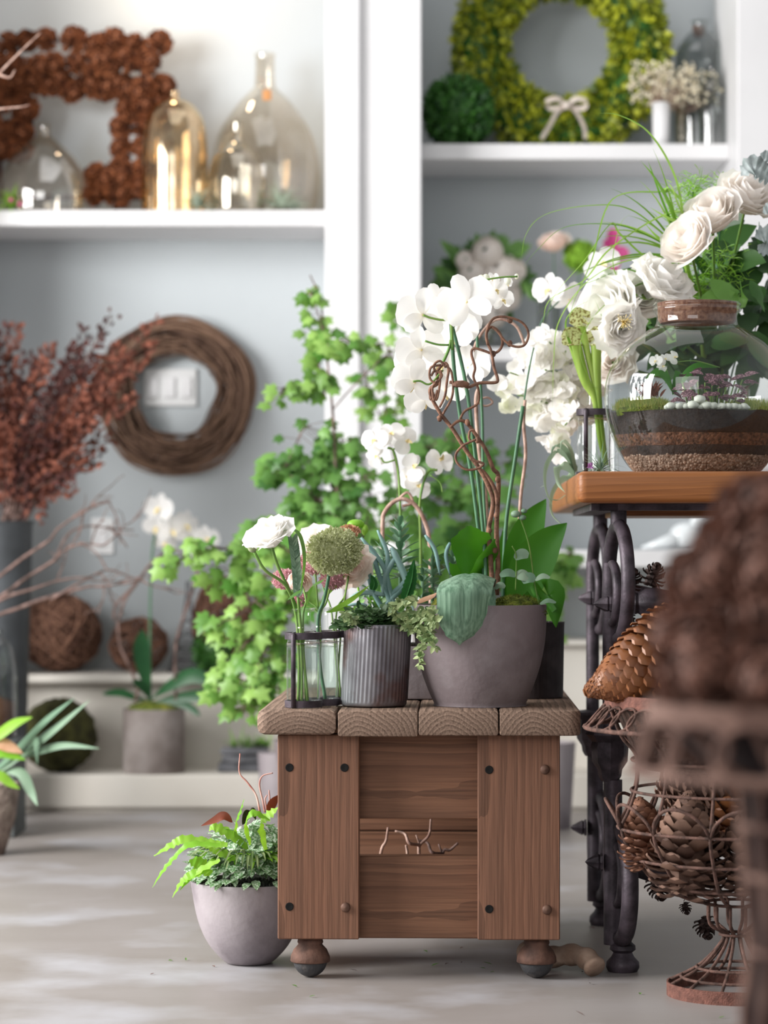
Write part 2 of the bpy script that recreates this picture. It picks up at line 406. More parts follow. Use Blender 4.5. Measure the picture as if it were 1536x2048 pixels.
def area(name, loc, to, sx, sy, e, col=(1, 1, 1)):
    l = bpy.data.lights.new(name, 'AREA'); l.shape = 'RECTANGLE'; l.size = sx; l.size_y = sy; l.energy = e; l.color = col
    o = bpy.data.objects.new(name, l); C.objects.link(o); o.location = loc
    o.rotation_euler = (V(to) - V(loc)).to_track_quat('-Z', 'Y').to_euler(); return o
area('window_daylight', (-3.6, 4.7, 2.0), (0.4, 5.9, .6), 2.6, 2.2, 400, (1, .995, .985))
area('shop_front_daylight', (-1.6, -1.0, 3.0), (0.2, 8.5, 1.2), 3.5, 2.0, 85, (1, .99, .975))
area('overhead_daylight', (-.2, 6.6, 4.2), (0, 6.6, 0), 3.0, 2.2, 32, (1, .99, .98))
l = bpy.data.lights.new('shelf_lamp', 'POINT'); l.energy = 4; l.color = (1, .72, .45); l.shadow_soft_size = .05
o = bpy.data.objects.new('shelf_lamp', l); C.objects.link(o); o.location = P(330, -140, 8.75)

# ------------------------------------------------------------------ setting
mb = MB(); mb.add([V((-6, -1.5, 0)), V((6, -1.5, 0)), V((6, 9.3, 0)), V((-6, 9.3, 0))], [(0, 1, 2, 3)])
tag(mb.build('floor', floorm, origin=(0, 0, 0)), kind='structure')
mb = MB(); mb.box(-6, 6, 8.95, 9.05, 0, 3.6)
tag(mb.build('wall_back', wallm), kind='structure')
mb = MB(); mb.box(2.4, 2.5, -1.5, 8.95, 0, 3.6)
tag(mb.build('shade_wall_right', wallm), kind='structure')  # unseen wall, added to block sky light and darken the right side
# built-in shelving
DF = 8.35
root = thing('built_in_shelving', (0, DF, 0), 'white painted built-in shelving with two open bays along the back wall', 'shelving'); root['kind'] = 'structure'
def upright(x0, x1, x2=None, x3=None):
    m = MB(); m.box(x0, x1, DF, 8.95, 0, 3.4, .004)
    if x2 is not None:
        m.box(x1, x2, DF + .03, 8.95, 0, 3.4, 0); m.box(x2, x3, DF, 8.95, 0, 3.4, .004)
    m.build('upright', white, root, cut=30)
xa, xb, xc, xd = X(650, DF), X(720, DF), X(784, DF), X(843, DF)
upright(xa, xb, xc, xd)
upright(X(1475, DF), X(1475, DF) + .12, X(1475, DF) + .2, X(1475, DF) + .3)
upright(xa - 1.25, xa - 1.15)
def shelf(x0, x1, zt, zb, d=8.55):
    m = MB(); m.box(x0, x1, d, 8.95, zb, zt, .004); m.build('shelf', white, root, cut=30)
LX0, RX1 = xa - 1.15, X(1475, DF)
shelf(LX0, xa, Z(420, 8.55), Z(452, 8.55))
shelf(xd, RX1, Z(287, 8.55), Z(319, 8.55))
shelf(xd, RX1, Z(695, 8.55), Z(722, 8.55))
shelf(xd, RX1, Z(1100, 8.55), Z(1135, 8.55))
zL = Z(1350, 8.58); zLedge = Z(1550, 8.37)
m = MB(); m.box(LX0, xa, 8.58, 8.95, zL - .028, zL, .008); m.box(LX0, xa, 8.66, 8.95, zLedge, zL - .028); m.build('bench_step', bench, root, cut=30)
m = MB(); m.box(xd, RX1, 8.62, 8.95, Z(1291, 8.62), Z(1281, 8.62), .003); m.box(xd, RX1, 8.66, 8.95, zLedge, Z(1291, 8.62)); m.build('bench_step', bench, root, cut=30)
m = MB(); m.box(LX0 - .1, RX1 + .3, 8.37 - .0, 8.95, .012, zLedge, .006); m.box(LX0 - .1, RX1 + .3, 8.39, 8.95, 0, .012); m.build('plinth', bench, root, cut=30)
zS1, zS2, zS3, zS4 = Z(420, 8.55), Z(287, 8.55), Z(695, 8.55), Z(1100, 8.55)
# wall plates
def plate_thing(px, py, w, h, label, sw):
    c = P(px, py, 8.945); t = thing('wall_plate', c, label, 'wall plate')
    m = MB(); m.box(c.x - w/2, c.x + w/2, 8.938, 8.95, c.z - h/2, c.z + h/2, .003); m.build('cover', plate, t, cut=30)
    for k in range(sw):
        x = c.x + (k - (sw - 1) / 2) * .055
        m = MB(); m.box(x - .016, x + .016, 8.930, 8.939, c.z - .033, c.z + .033, .002); m.build('rocker', white, t, cut=30)
plate_thing(341, 775, .175, .125, 'white triple switch plate on the wall seen through the vine wreath', 3)
plate_thing(205, 1072, .075, .12, 'white outlet plate low on the wall behind the bare twigs', 1)

# ------------------------------------------------------------------ pine cones
def conemb(L, Rr, n, opn=1.0, sw=1.0, rnd=.1, seed=1, m=None, tip=.15, jut=1.0, thick=.05):
    m = m or MB(); r_ = random.Random(seed)
    m.tube([V((0, 0, L * a)) for a in (.02, .3, .6, .95)], [Rr*.45, Rr*.5, Rr*.36, Rr*.08], 8)
    for i in range(n):
        t = (i + .5) / n; a = i * 2.39996 + r_.uniform(-rnd, rnd)
        pr = min(1, .7 + t * 1.4) * (1 - t ** 2.3 * (1 - tip)); r = Rr * pr
        el = math.radians(-25 + 100 * t ** .9) * (1.0) + (1 - opn) * .9
        rad = V((math.cos(a), math.sin(a), 0)); z = V((0, 0, 1)); d = rad * math.cos(el) + z * math.sin(el); nn = z * math.cos(el) - rad * math.sin(el)
        sd = z.cross(rad); W = sw * Rr * .42 * (.35 + .65 * pr) * r_.uniform(.85, 1.1); Ls = (r * .75 + Rr * .1) * jut
        b = rad * r * .3 + z * (L * (.03 + .93 * t)) - nn * .02 * Rr
        o = len(m.v); th = Rr * thick; vs = []
        for (u, ww, hh) in ((0, .35, 0), (.5, .8, -.03), (.82, 1.0, .0), (1.0, .45, .1)):
            c = b + d * Ls * u + nn * hh * Rr
            vs += [c - sd * W * ww, c + nn * th * 1.2, c + sd * W * ww, c - nn * th]
        fs = []
        for k in range(3):
            for q in range(4):
                fs.append((k*4+q, k*4+(q+1) % 4, k*4+4+(q+1) % 4, k*4+4+q))
        fs.append((12, 13, 14, 15)); m.add(vs, fs)
    return m
cone_wreath = [mesh_only(conemb(.055, .036, 62, 1, .62, .2, s), 'pine_cone', barkr, 40) for s in (1, 2, 3)]
cone_big = [mesh_only(conemb(.15, .06, 130, .9, .66, .15, s, thick=.04), 'pine_cone', mt, 40) for s, mt in ((4, barkg), (5, barkm), (6, barkg))]
cone_sugar = mesh_only(conemb(.2, .075, 300, .55, .52, .05, 8, tip=.22, thick=.03), 'pine_cone', barkl, 40)
cone_small = mesh_only(conemb(.036, .02, 36, 1, .75, .2, 9, thick=.07), 'pine_cone', barkk, 40)
barkf = M('dark_brown_scale', '#40281f', '#946858', rough=.75, isl=1)
cone_fore = [mesh_only(conemb(.13, .06, 60, 1, .8, .2, s, thick=.08), 'pine_cone', barkf, 40) for s in (11, 12)]

# rectangular cone wreath on top left shelf
t = thing('pinecone_wreath', V((X(145, 8.8), 8.8, zS1)), 'square wreath of red-brown pine cones leaning on the top left shelf', 'wreath')
m = MB(); D = 8.86
cx0, cx1, cz0, cz1 = X(0, D), X(285, D), Z(395, D), Z(130, D)
m.tube([V((cx0, D, cz0)), V((cx1, D, cz0)), V((cx1, D, cz1)), V((cx0, D, cz1))], .012, 6, closed=True); m.build('wire_frame', rustdark, t)
r_ = random.Random(3); pts = []
for row, off in ((0, -42), (1, 0), (2, 44)):
    nx = 9; nz = 7
    for k in range(nx):
        u = k / (nx - 1); pts.append((0 - off * .8 + u * (285 + 1.6 * off), 130 - off, row)); pts.append((0 - off * .8 + u * (285 + 1.6 * off), 372 + off * .45, row))
    for k in range(1, nz - 1):
        u = k / (nz - 1); pts.append((285 + off * .9, 130 + u * 250, row)); pts.append((0 - off, 130 + u * 250, row))
for k, (px, py, row) in enumerate(pts):
    px += r_.uniform(-9, 9); py += r_.uniform(-9, 9)
    if px < -45 or py > 398: continue
    if px < 185 and py > 322: continue
    dd = V((r_.uniform(-.6, .6), -1, r_.uniform(-.6, .6)))
    c = P(px, min(py, 390), 8.80 - (.035 if row == 1 else 0))
    inst('pine_cone', r_.choice(cone_wreath), TM(c + dd.normalized() * -.015, dd, r_.uniform(1.0, 1.3), r_.uniform(0, 6)), t)

# glass on top left shelf
def vessel(name, px, D, zb, prof, mat_, label, cat, n=40, parts=(), group=None):
    c = V((X(px, D), D, zb)); m = MB(); m.lathe(prof, c, n, close=False)
    o = m.build(name, mat_, origin=c); tag(o, label, cat, group); return o
def pxprof(rows, D, zb, yb):
    "rows of (radius px, row px) -> (r, z)"
    return [(r * D / F, (yb - y) * D / F) for r, y in rows]
def smooth_prof(p, k=5):
    q = spl([V((a, b, 0)) for a, b in p], k); return [(max(0, v.x), v.y) for v in q]
D = 8.68; YB = Z(0, D)
def yb(z, D): return HY + (H - z) * F / D
b = yb(zS1, 8.68)
vessel('glass_demijohn', 88, 8.70, zS1 + .001, smooth_prof(pxprof([(0, b), (80, b), (92, b-12), (90, b-60), (66, b-112), (28, b-148), (14, b-160), (12, b-178), (16, b-182)], 8.7, 0, b)), demim, 'squat tinted glass demijohn in front of the cone wreath', 'bottle')
vessel('mercury_glass_cloche', 349, 8.66, zS1 + .001, smooth_prof(pxprof([(66, b), (66, b-10), (66, b-120), (58, b-185), (36, b-218), (12, b-230), (8, b-238), (10, b-244), (0, b-248)], 8.66, 0, b)), amberm, 'amber mirrored glass cloche beside the pine cone wreath', 'cloche')
vessel('glass_bottle', 474, 8.64, zS1 + .001, smooth_prof(pxprof([(0, b), (48, b), (56, b-14), (58, b-70), (46, b-112), (20, b-136), (11, b-150), (10, b-180), (13, b-184)], 8.64, 0, b)), merc, 'small round silvered glass bottle in front of the tall demijohn', 'bottle')
dj = vessel('glass_demijohn', 530, 8.78, zS1 + .001, smooth_prof(pxprof([(0, b), (80, b), (100, b-14), (110, b-90), (96, b-165), (60, b-222), (30, b-255), (21, b-268), (19, b-325), (23, b-328)], 8.78, 0, b)), demim, 'tall teardrop glass demijohn with a cork tag on the top left shelf', 'bottle')
m = MB(); c = P(534, 190, 8.62); m.box(c.x-.014, c.x+.014, c.y, c.y + .004, c.z-.017, c.z+.017, .002); m.build('cork_tag', paperm, dj)
m = MB(); m.tube(spl([P(534, 178, 8.622), P(528, 165, 8.70), P(520, 155, 8.75)], 4), .0015, 5); m.build('string', petald, dj)
def airplant(px, py, D, z, S, n, mt, label, seed=1, floatz=None):
    r_ = random.Random(seed); c = V((X(px, D), D, z + .012)); m = MB()
    for k in range(n):
        a = r_.uniform(0, 2*PI); el = r_.uniform(.1, 1.3)
        d = V((math.cos(a)*math.cos(el), math.sin(a)*math.cos(el), math.sin(el)))
        m.blade(c, d, V((0, 0, 1)), S * r_.uniform(.7, 1.1), S * .1, r_.uniform(.6, 1.6), 'grass', 6, 2, .5)
    return tag(m.build('air_plant', mt, origin=c - V((0, 0, .012))), label, 'air plant')
airplant(395, 395, 8.58, zS1, .085, 60, palem, 'pale air plant in front of the amber cloche', 1)
airplant(565, 390, 8.62, zS1, .11, 60, palem, 'spreading grey-green air plant before the tall demijohn', 2)
o = airplant(22, 400, 8.58, zS1, .085, 40, limem, 'small green plant with pink buds at the left end of the top shelf', 3)
m = MB()
for px, py in ((22, 400), (58, 392), (40, 408)): m.sphere(P(px, py, 8.52), .008, 8, 6)
m.build('pink_bud', magm, o)
# twig in top left corner
m = MB()
for q in ([(-40, 190), (5, 140), (50, 95), (82, 65)], [(-40, 225), (0, 218), (40, 214), (60, 210)], [(0, 150), (20, 155), (30, 140)]):
    m.tube(spl([P(x, y, 7.2) for x, y in q], 5), [.004, .0015], 5)
m.tube(spl([P(-40, 190, 7.2), P(-50, 500, 7.3), P(-45, 1000, 7.4), P(-40, 1500, 7.5)], 5), .006, 5)
m.tube(spl([P(-40, 225, 7.2), P(-48, 500, 7.3)], 5), .004, 5)
tag(m.build('bare_branch', twigp), 'thin bare branch reaching into the top left corner', 'branch')

# ------------------------------------------------------------------ boxwood
def boxleafs(m, fn, n, S, seed):
    r_ = random.Random(seed)
    for k in range(n):
        p, nn = fn(r_); d = (nn + rv(.9, r_)).normalized()
        m.blade(p, d, perp(d) if r_.random() < .5 else nn, S * r_.uniform(.7, 1.2), S * .62, .3, 'leaf', 3, 2, .3)
D = 8.78; wc = P(1122, 92, D); RA = 160 * D / F; RB = 50 * D / F
wc.z = zS2 + RA + RB + .005
def fw(r_):
    a = r_.uniform(0, 2*PI); b = r_.uniform(0, 2*PI); rr = RB * r_.uniform(.75, 1.1)
    cd = V((math.cos(a), 0, math.sin(a))); n = cd * math.cos(b) + V((0, -1, 0)) * math.sin(b)
    return wc + cd * RA + n * rr * (.85 if abs(math.sin(b)) > .8 else 1), n
t = thing('boxwood_wreath', V((wc.x, wc.y, zS2)), 'large round yellow-green boxwood wreath standing on the top right shelf', 'wreath')
m = MB(); m.torus(wc, RA, RB * .8, (0, 1, 0), 40, 12); m.build('wreath_form', boxd, t)
m = MB(); boxleafs(m, fw, 5200, .03, 5); m.build('leaves', boxm, t)
# bow
t2 = thing('ribbon_bow', P(1135, 245, 8.66), 'pale cloth ribbon bow tied at the bottom of the boxwood wreath', 'bow')
m = MB(); c = P(1133, 212, 8.66)
for s in (-1, 1):
    m.ribbon(spl([c, c + V((s*.03, -.01, .022)), c + V((s*.065, -.005, .012)), c + V((s*.05, 0, -.008)), c], 5), [.009]*21, V((0, .4, 1)), 2)
m.build('loop', ribbm, t2)
m = MB(); m.sphere(c - V((0, .01, 0)), .013, 10, 8); m.build('knot', ribbm, t2)
for s in (-1, 1):
    m = MB(); m.ribbon(spl([c, c + V((s*.03 , -.005, -.02)), c + V((s*.055, 0, -.065)), c + V((s*.06 - .02*(s<0), 0, -.105))], 5), [.008]*16, V((1, .5, 0)), 2); m.build('tail', ribbm, t2)
D = 8.62; rr = 70 * D / F; bc = V((X(917, D), D, zS2 + rr))
def fb(r_):
    n = rv(1, r_).normalized(); return bc + n * rr * r_.uniform(.82, .98), n
t = thing('boxwood_ball', V((bc.x, bc.y, zS2)), 'dark green clipped boxwood ball left of the boxwood wreath', 'topiary ball')
m = MB(); m.sphere(bc, rr * .86, 20, 14); m.build('ball_form', boxd, t)
m = MB(); boxleafs(m, fb, 1900, .022, 6); m.build('leaves', boxd, t)
b = yb(zS2, 8.75)
o = vessel('glass_cloche_bottle', 1400, 8.8, zS2 + .001, smooth_prof(pxprof([(0, b), (46, b), (50, b-8), (50, b-175), (46, b-210), (26, b-240), (15, b-248), (14, b-262), (20, b-267)], 8.8, 0, b)), greyglass, 'tall smoky domed glass bottle with a cork at the right end of the top shelf', 'bottle')
m = MB(); m.lathe([(0, 0), (.018, 0), (.02, .03), (0, .03)], (X(1397, 8.8), 8.8, zS2 + 238 * 8.8 / F), 14); m.build('cork', corkm, o)
vessel('glass_bottle', 1425, 8.64, zS2 + .001, smooth_prof(pxprof([(0, b), (26, b), (29, b-8), (29, b-110), (14, b-140), (9, b-150), (9, b-160)], 8.64, 0, b)), greyglass, 'short slim smoky glass bottle in front of the tall domed bottle', 'bottle')
for px, py, nm in ((1322, 165, 'left'), (1362, 178, 'right')):
    D = 8.6 if nm == 'left' else 8.66; c = V((X(px, D), D, zS2 + .001)); r0 = 18 if nm == 'left' else 11
    t = vessel('bud_vase', px, D, zS2 + .001, [(0, 0), (r0*.8*D/F, 0), (r0*.9*D/F, .03), (r0*D/F, 85*D/F), (r0*.9*D/F, 85*D/F), (0, .05)], white if nm == 'left' else merc, ('white' if nm == 'left' else 'silvered') + ' slim bud vase ' + ('left' if nm == 'left' else 'right') + ' under the dried baby\'s breath', 'vase')
    r_ = random.Random(px); f = MB(); st = MB(); cc = P(px + (5 if nm == 'left' else 10), py + 4, D)
    for k in range(240):
        d = rv(1, r_); d.z = abs(d.z) - .45; p = cc + V((d.x * .105, d.y * .07, d.z * .115))
        f.sphere(p, r_.uniform(.0035, .007), 5, 4)
        if k % 6 == 0: st.tube([c + V((0, 0, .11)), (c + p) / 2 + V((0, 0, .05)), p], .0008, 3)
    o = thing('babys_breath', c + V((0, 0, .13)), 'dried cream baby\'s breath in the ' + ('white' if nm == 'left' else 'silvered') + ' bud vase', 'dried flowers')
    f.build('florets', M('cream_floret_' + nm, '#efe6cf', '#cfc2a2', isl=1, rough=.8), o); tag(o.children[-1], kind='stuff'); st.build('stems', twigp, o)

# ------------------------------------------------------------------ vine wreath on wall
D = 8.88; wc = P(352, 790, D); RA = 121 * D / F; RB = 38 * D / F
m = MB(); r_ = random.Random(11)
for k in range(190):
    a0 = r_.uniform(0, 2*PI); al = r_.uniform(1.5, 5.5); ph = r_.uniform(0, 2*PI); tw = r_.uniform(-.5, .5); rb = RB * math.sqrt(r_.uniform(.1, 1)) * (1.18 if r_.random() < .12 else 1); pts = []
    n = int(al * 9)
    for i in range(n + 1):
        a = a0 + al * i / n; bb = ph + tw * al * i / n * 2; q = rb * (1 + .1 * math.sin(a * 5 + ph))
        pts.append(wc + V((math.cos(a), 0, math.sin(a))) * (RA * (1 + .02*math.sin(3*a)) + q * math.cos(bb)) + V((0, q * .8 * math.sin(bb), 0)))
    m.tube(pts, r_.uniform(.0018, .0042), 5)
m.xf(Matrix.Translation(V((0, -.0, 0))))
tag(m.build('vine_wreath', vinem), 'large round brown grapevine wreath on the grey wall', 'wreath')

# ------------------------------------------------------------------ wicker balls
def wick(px, py, D, rp, z, label, n=130, seed=1, mt=None, flat=.95):
    r = rp * D / F; c = V((X(px, D), D, z + r * flat)); m = MB(); r_ = random.Random(seed)
    for k in range(n):
        ax = rv(1, r_).normalized(); q = perp(ax); w_ = ax.cross(q); off = r_.uniform(-.6, .6); rr = r * r_.uniform(.9, 1.0); s = math.sqrt(1 - off*off); a0 = r_.uniform(0, 6); al = r_.uniform(2.5, 6); pts = []
        for i in range(22):
            a = a0 + al * i / 21; v = (ax * off + (q * math.cos(a) + w_ * math.sin(a)) * s) * rr * (1 + .025 * math.sin(a * 4 + k)); v.z *= flat; pts.append(c + v)
        m.tube(pts, r_.uniform(.0014, .0035), 4)
    return tag(m.build('wicker_ball', mt or wickm, origin=V((c.x, c.y, z))), label, 'decorative ball')
wick(122, 1267, 8.78, 82, zL, 'large dark brown twig ball left on the low step', 170, 1)
wick(277, 1275, 8.76, 59, zL, 'smaller open brown twig ball behind the potted orchid stem', 65, 2)
o = wick(446, 1200, 8.80, 62, zL + .0, 'tall woven brown rattan ball half hidden by the ivy', 160, 3, flat=1.55)
D = 8.6; rr = 75 * D / F; m = MB(); m.sphere(V((X(125, D), 8.50, zLedge + rr * .96)), rr, 32, 22, (1, .9, .97), .08, 14)
tag(m.build('moss_ball', mossd), 'large dark olive moss ball on the floor ledge', 'decorative ball')
D = 8.76; rr = 42 * D / F; bc = V((X(428, D), D, zL + rr)); m = MB(); m.sphere(bc, rr * .85, 16, 12); boxleafs(m, lambda r_: ((lambda n: (bc + n * rr * .92, n))(rv(1, r_).normalized())), 500, .018, 9)
tag(m.build('topiary_ball', boxd), 'small dark green topiary ball on the low step', 'topiary ball')
# wire tower
D = 8.80; m = MB(); c = V((X(376, D), D, zL))
def tw(t): return (.056 * (1 - t) ** 1.7 + .004) * 1.0
for sx in (-1, 1):
    for sy in (-1, 1):
        m.tube([c + V((sx*tw(t), sy*tw(t), .004 + t*.29)) for t in [i/10 for i in range(11)]], .0022, 5)
for t in (0, .12, .25, .4, .55, .75):
    q = tw(t); z = .004 + t*.29; m.tube([c + V((-q, -q, z)), c + V((q, -q, z)), c + V((q, q, z)), c + V((-q, q, z))], .002, 5, closed=True)
for i in range(7):
    t, t2 = i/8, (i+1)/8
    for s in (-1, 1): m.tube([c + V((-s*tw(t), -tw(t), t*.29+.004)), c + V((s*tw(t2), -tw(t2), t2*.29+.004))], .0013, 4)
tag(m.build('wire_tower', iron), 'small grey openwork metal tower on the low step beside the twig ball', 'ornament')
# pale root on the step (slate + fern group on the ledge)
D = 8.52; c = V((X(500, D), D, zLedge)); m = MB()
for (a0, a1, zz0, zz1, s) in ((-.095, .1, 0, .028, 1), (-.085, .09, .029, .052, 2), (-.09, .06, .053, .074, 3)):
    n0 = len(m.v); m.box(a0, a1, -.05, .05, zz0, zz1, .006); 
    for i in range(n0, len(m.v)): m.v[i] = c + m.v[i] + V((noise.noise(m.v[i]*30+V((s,0,0))), noise.noise(m.v[i]*30), 0)) * .012
tag(m.build('slate_stack', slatem), 'stack of dark slate pieces on the floor ledge behind the cart', 'stones')
m = MB(); r_ = random.Random(4)
for k in range(60): 
    d = V((r_.uniform(-1, 1), r_.uniform(-.6, .4), r_.uniform(.3, 1))); m.blade(c + V((r_.uniform(-.06, .06), 0, .077)), d, V((0, 0, 1)), r_.uniform(.04, .08), .01, 1.2, 'grass', 5)
tag(m.build('small_fern', ivym), 'light green grassy fern growing on the dark slate stack', 'plant')
# grey box in the back on ledge
m = MB(); c = V((X(556, 8.3), 8.3, 0)); m.lathe([(0, 0), (.05, 0), (.062, .19), (.055, .19), (.05, .17), (0, .17)], c, 24); tag(m.build('lavender_pot', concl, cut=40), 'plain pale grey pot on the floor behind the cart corner', 'pot')

# ------------------------------------------------------------------ dried foliage in a grey vase
t = thing('metal_vase', V((X(22, 8.35), 8.25, 0)), 'tall dark grey metal floor vase at the left edge', 'vase')
c = V((X(16, 8.25), 8.25, 0)); m = MB(); zt = Z(1042, 8.25); m.lathe([(0, 0), (.045, 0), (.05, .02), (.075, zt - .01), (.082, zt), (.076, zt), (.07, zt - .02), (0, zt - .05)], c, 28); m.build('body', M('zinc', '#5f6367', '#4a4d50', rough=.5, metal=.5, ns=6), t, cut=40)
r_ = random.Random(21)
def dried(label, mt, spec, seed):
    r_ = random.Random(seed); t = thing('dried_foliage', c + V((0, 0, zt - .03)), label, 'dried foliage'); st = MB(); lf = MB()
    for (tx, ty, w_) in spec:
        e = P(tx, ty, 8.25 + r_.uniform(-.14, .1)); b_ = c + V((r_.uniform(-.04, .05), r_.uniform(-.04, .04), zt - .03))
        mid = b_.lerp(e, .5) + V((r_.uniform(-.03, .0), 0, .04)); pts = spl([b_, mid, e], 10)
        st.tube(pts, [.003, .001], 4)
        for i, p in enumerate(pts):
            u = i / (len(pts) - 1)
            if u < .25: continue
            for q in range(int(w_)):
                off = rv(1, r_) * .032 * (1.25 - u * .8); pp = p + off
                d = (e - b_).normalized() + off.normalized() * .8 + rv(.5, r_)
                lf.blade(pp, d, perp(d), r_.uniform(.014, .03), r_.uniform(.010, .018), r_.uniform(-1, 1.5), 'leaf', 3, 2, .5)
    st.build('stems', twigg, t); lf.build('leaves', mt, t)
dried('rust-red dried leafy stems in the tall grey vase', rustl, [(-10, 800, 12), (20, 760, 13), (45, 780, 13), (80, 740, 13), (100, 700, 11), (-30, 700, 10), (30, 660, 9), (120, 830, 9), (60, 850, 12), (235, 760, 10), (260, 800, 8), (250, 720, 9), (300, 700, 6), (310, 640, 4), (10, 860, 12), (70, 900, 9), (190, 800, 10), (215, 880, 5), (230, 700, 10), (160, 780, 9)], 5)
dried('dark maroon dried stems rising highest from the grey vase', rustk, [(10, 665, 7), (-20, 720, 8), (130, 740, 9), (150, 700, 8), (170, 660, 5), (200, 670, 5), (226, 632, 3), (180, 720, 10), (210, 760, 10), (160, 850, 7), (190, 920, 5), (110, 880, 7), (30, 900, 8), (140, 950, 4), (60, 720, 8)], 6)
dried('brown dried sprig leaning low to the right of the vase', rustl, [(185, 925, 5), (140, 985, 4), (150, 905, 5)], 7)

# ------------------------------------------------------------------ bare twigs low left
r_ = random.Random(31); m = MB()
def grow(m, p, d, L, r, dep, r_, ytop=None):
    pts = [p]; dd = d.normalized()
    n = 5
    for i in range(n):
        dd = (dd + rv(.28, r_)).normalized(); pts.append(pts[-1] + dd * L / n)
    m.tube(pts, [r, r * .6], 5)
    for i in range(1, n + 1):
        if r_.random() < .4: m.sphere(pts[i], r * 1.6, 5, 4)
    if dep > 0:
        for i in range(2, n + 1):
            if r_.random() < .7:
                q = (dd + rv(.9, r_)); q.y *= .35; grow(m, pts[i], q, L * r_.uniform(.4, .65), r * .6, dep - 1, r_)
base = V((X(-30, 8.0), 8.0, .0))
for (sx, sy, tx, ty) in ((-60, 1260, 110, 1120), (-60, 1220, 100, 1080), (-40, 1240, 60, 1180), (-50, 1270, 150, 1180)):
    a = P(sx, sy, 8.0); e = P(tx, ty, 7.9); m.tube(spl([base, (base + a) / 2 + V((-.03, 0, 0)), a, (a + e) / 2 + V((0, 0, .02)), e], 6), [.008, .005], 6)
    grow(m, e, (e - a) + V((.05, 0, .01)), .22, .0042, 2, r_)
for q in ([(110, 1120), (135, 1070), (175, 1052), (230, 1058), (268, 1060)], [(100, 1200), (170, 1160), (215, 1140), (250, 1150), (290, 1165)], [(215, 1052), (240, 1075), (255, 1095)]):
    m.tube(spl([P(x, y, 7.9) for x, y in q], 5), [.004, .002], 5)
tag(m.build('bare_twigs', twigg), 'tangled bare grey-brown twigs in front of the brown twig balls', 'twigs')

# ------------------------------------------------------------------ glass jar and plant stand at far left
c = V((X(-2, 7.9), 7.9, 0)); t = thing('plant_stand', V((X(-22, 7.9), 7.75, 0)), 'weathered grey timber block stand cut off by the left edge', 'stand')
m = MB(); sx = X(-22, 7.7); m.box(sx - .14, sx + .085, 7.62, 7.85, 0, Z(1480, 7.7), .004); m.build('block', M('grey_timber', '#5c605f', '#474a4a', rough=.8, ns=9), t, cut=40)
zt = Z(1480, 7.7)
vessel('glass_dome', -4, 7.8, zt + .001, smooth_prof([(0, 0), (.05, 0), (.055, .02), (.054, .13), (.052, .2), (.04, .26), (.02, .285), (.014, .30), (.018, .31)]), greyglass, 'clear glass jar with brown contents at the left edge', 'jar')
m = MB(); m.lathe([(0, .004), (.047, .004), (.049, .1), (0, .12)], (X(-4, 7.8), 7.8, zt), 20); tag(m.build('jar_filling', barkm), 'brown seed pods filling the glass jar at the left edge', 'filling', kind='stuff')
t = thing('fern_pot', V((X(-20, 7.2), 7.2, .0)), 'rough stone pot holding long strap leaves at the left edge', 'potted plant')
c = V((X(-25, 7.2), 7.2, 0)); zp = Z(1565, 7.2); m = MB(); m.lathe([(0, 0), (.045, 0), (.075, zp*.5), (.088, zp), (.075, zp), (.07, zp-.02), (0, zp-.02)], c, 30, fn=lambda a, z: 1 + .05*noise.noise(V((a*3, z*60, 1)))); m.build('pot', stonem, t)
m = MB()
def lf(m, q, D, w_, side, n=6, fold=.25, D2=None, ruf=0, pr='leaf'):
    k = len(q); pts = spl([P(x, y, D + ((D2 or D) - D) * i / (k - 1)) for i, (x, y) in enumerate(q)], n); N_ = len(pts) - 1
    m.ribbon(pts, [w_ * D / F * PR[pr](i / N_) for i in range(N_ + 1)], side, 2, fold, ruf, q[0][0])
for q, w_ in (([(-30, 1560), (50, 1500), (110, 1455), (180, 1400)], 13), ([(-30, 1560), (40, 1490), (90, 1440), (150, 1395)], 12), ([(20, 1520), (80, 1500), (130, 1490), (200, 1497)], 9), ([(10, 1530), (50, 1500), (70, 1480), (75, 1530)], 9), ([(0, 1540), (40, 1545), (60, 1580), (75, 1612)], 11)):
    lf(m, q, 7.1, w_, V((.2, .6, 1)), D2=7.0)
m.build('strap_leaves', greym, t)
m = MB()
for q, w_ in (([(-30, 1490), (0, 1465), (30, 1445), (65, 1434)], 14), ([(-40, 1520), (0, 1505), (25, 1510), (52, 1520)], 11), ([(-40, 1540), (0, 1550), (20, 1565), (40, 1578)], 11)):
    lf(m, q, 7.0, w_, V((.2, .6, 1)))
m.build('bright_leaves', limem, t)
m = MB(); lf(m, [(-40, 1480), (0, 1485), (25, 1495), (46, 1507)], 7.0, 14, V((0, .6, 1))); m.build('pink_leaf', petald, t)

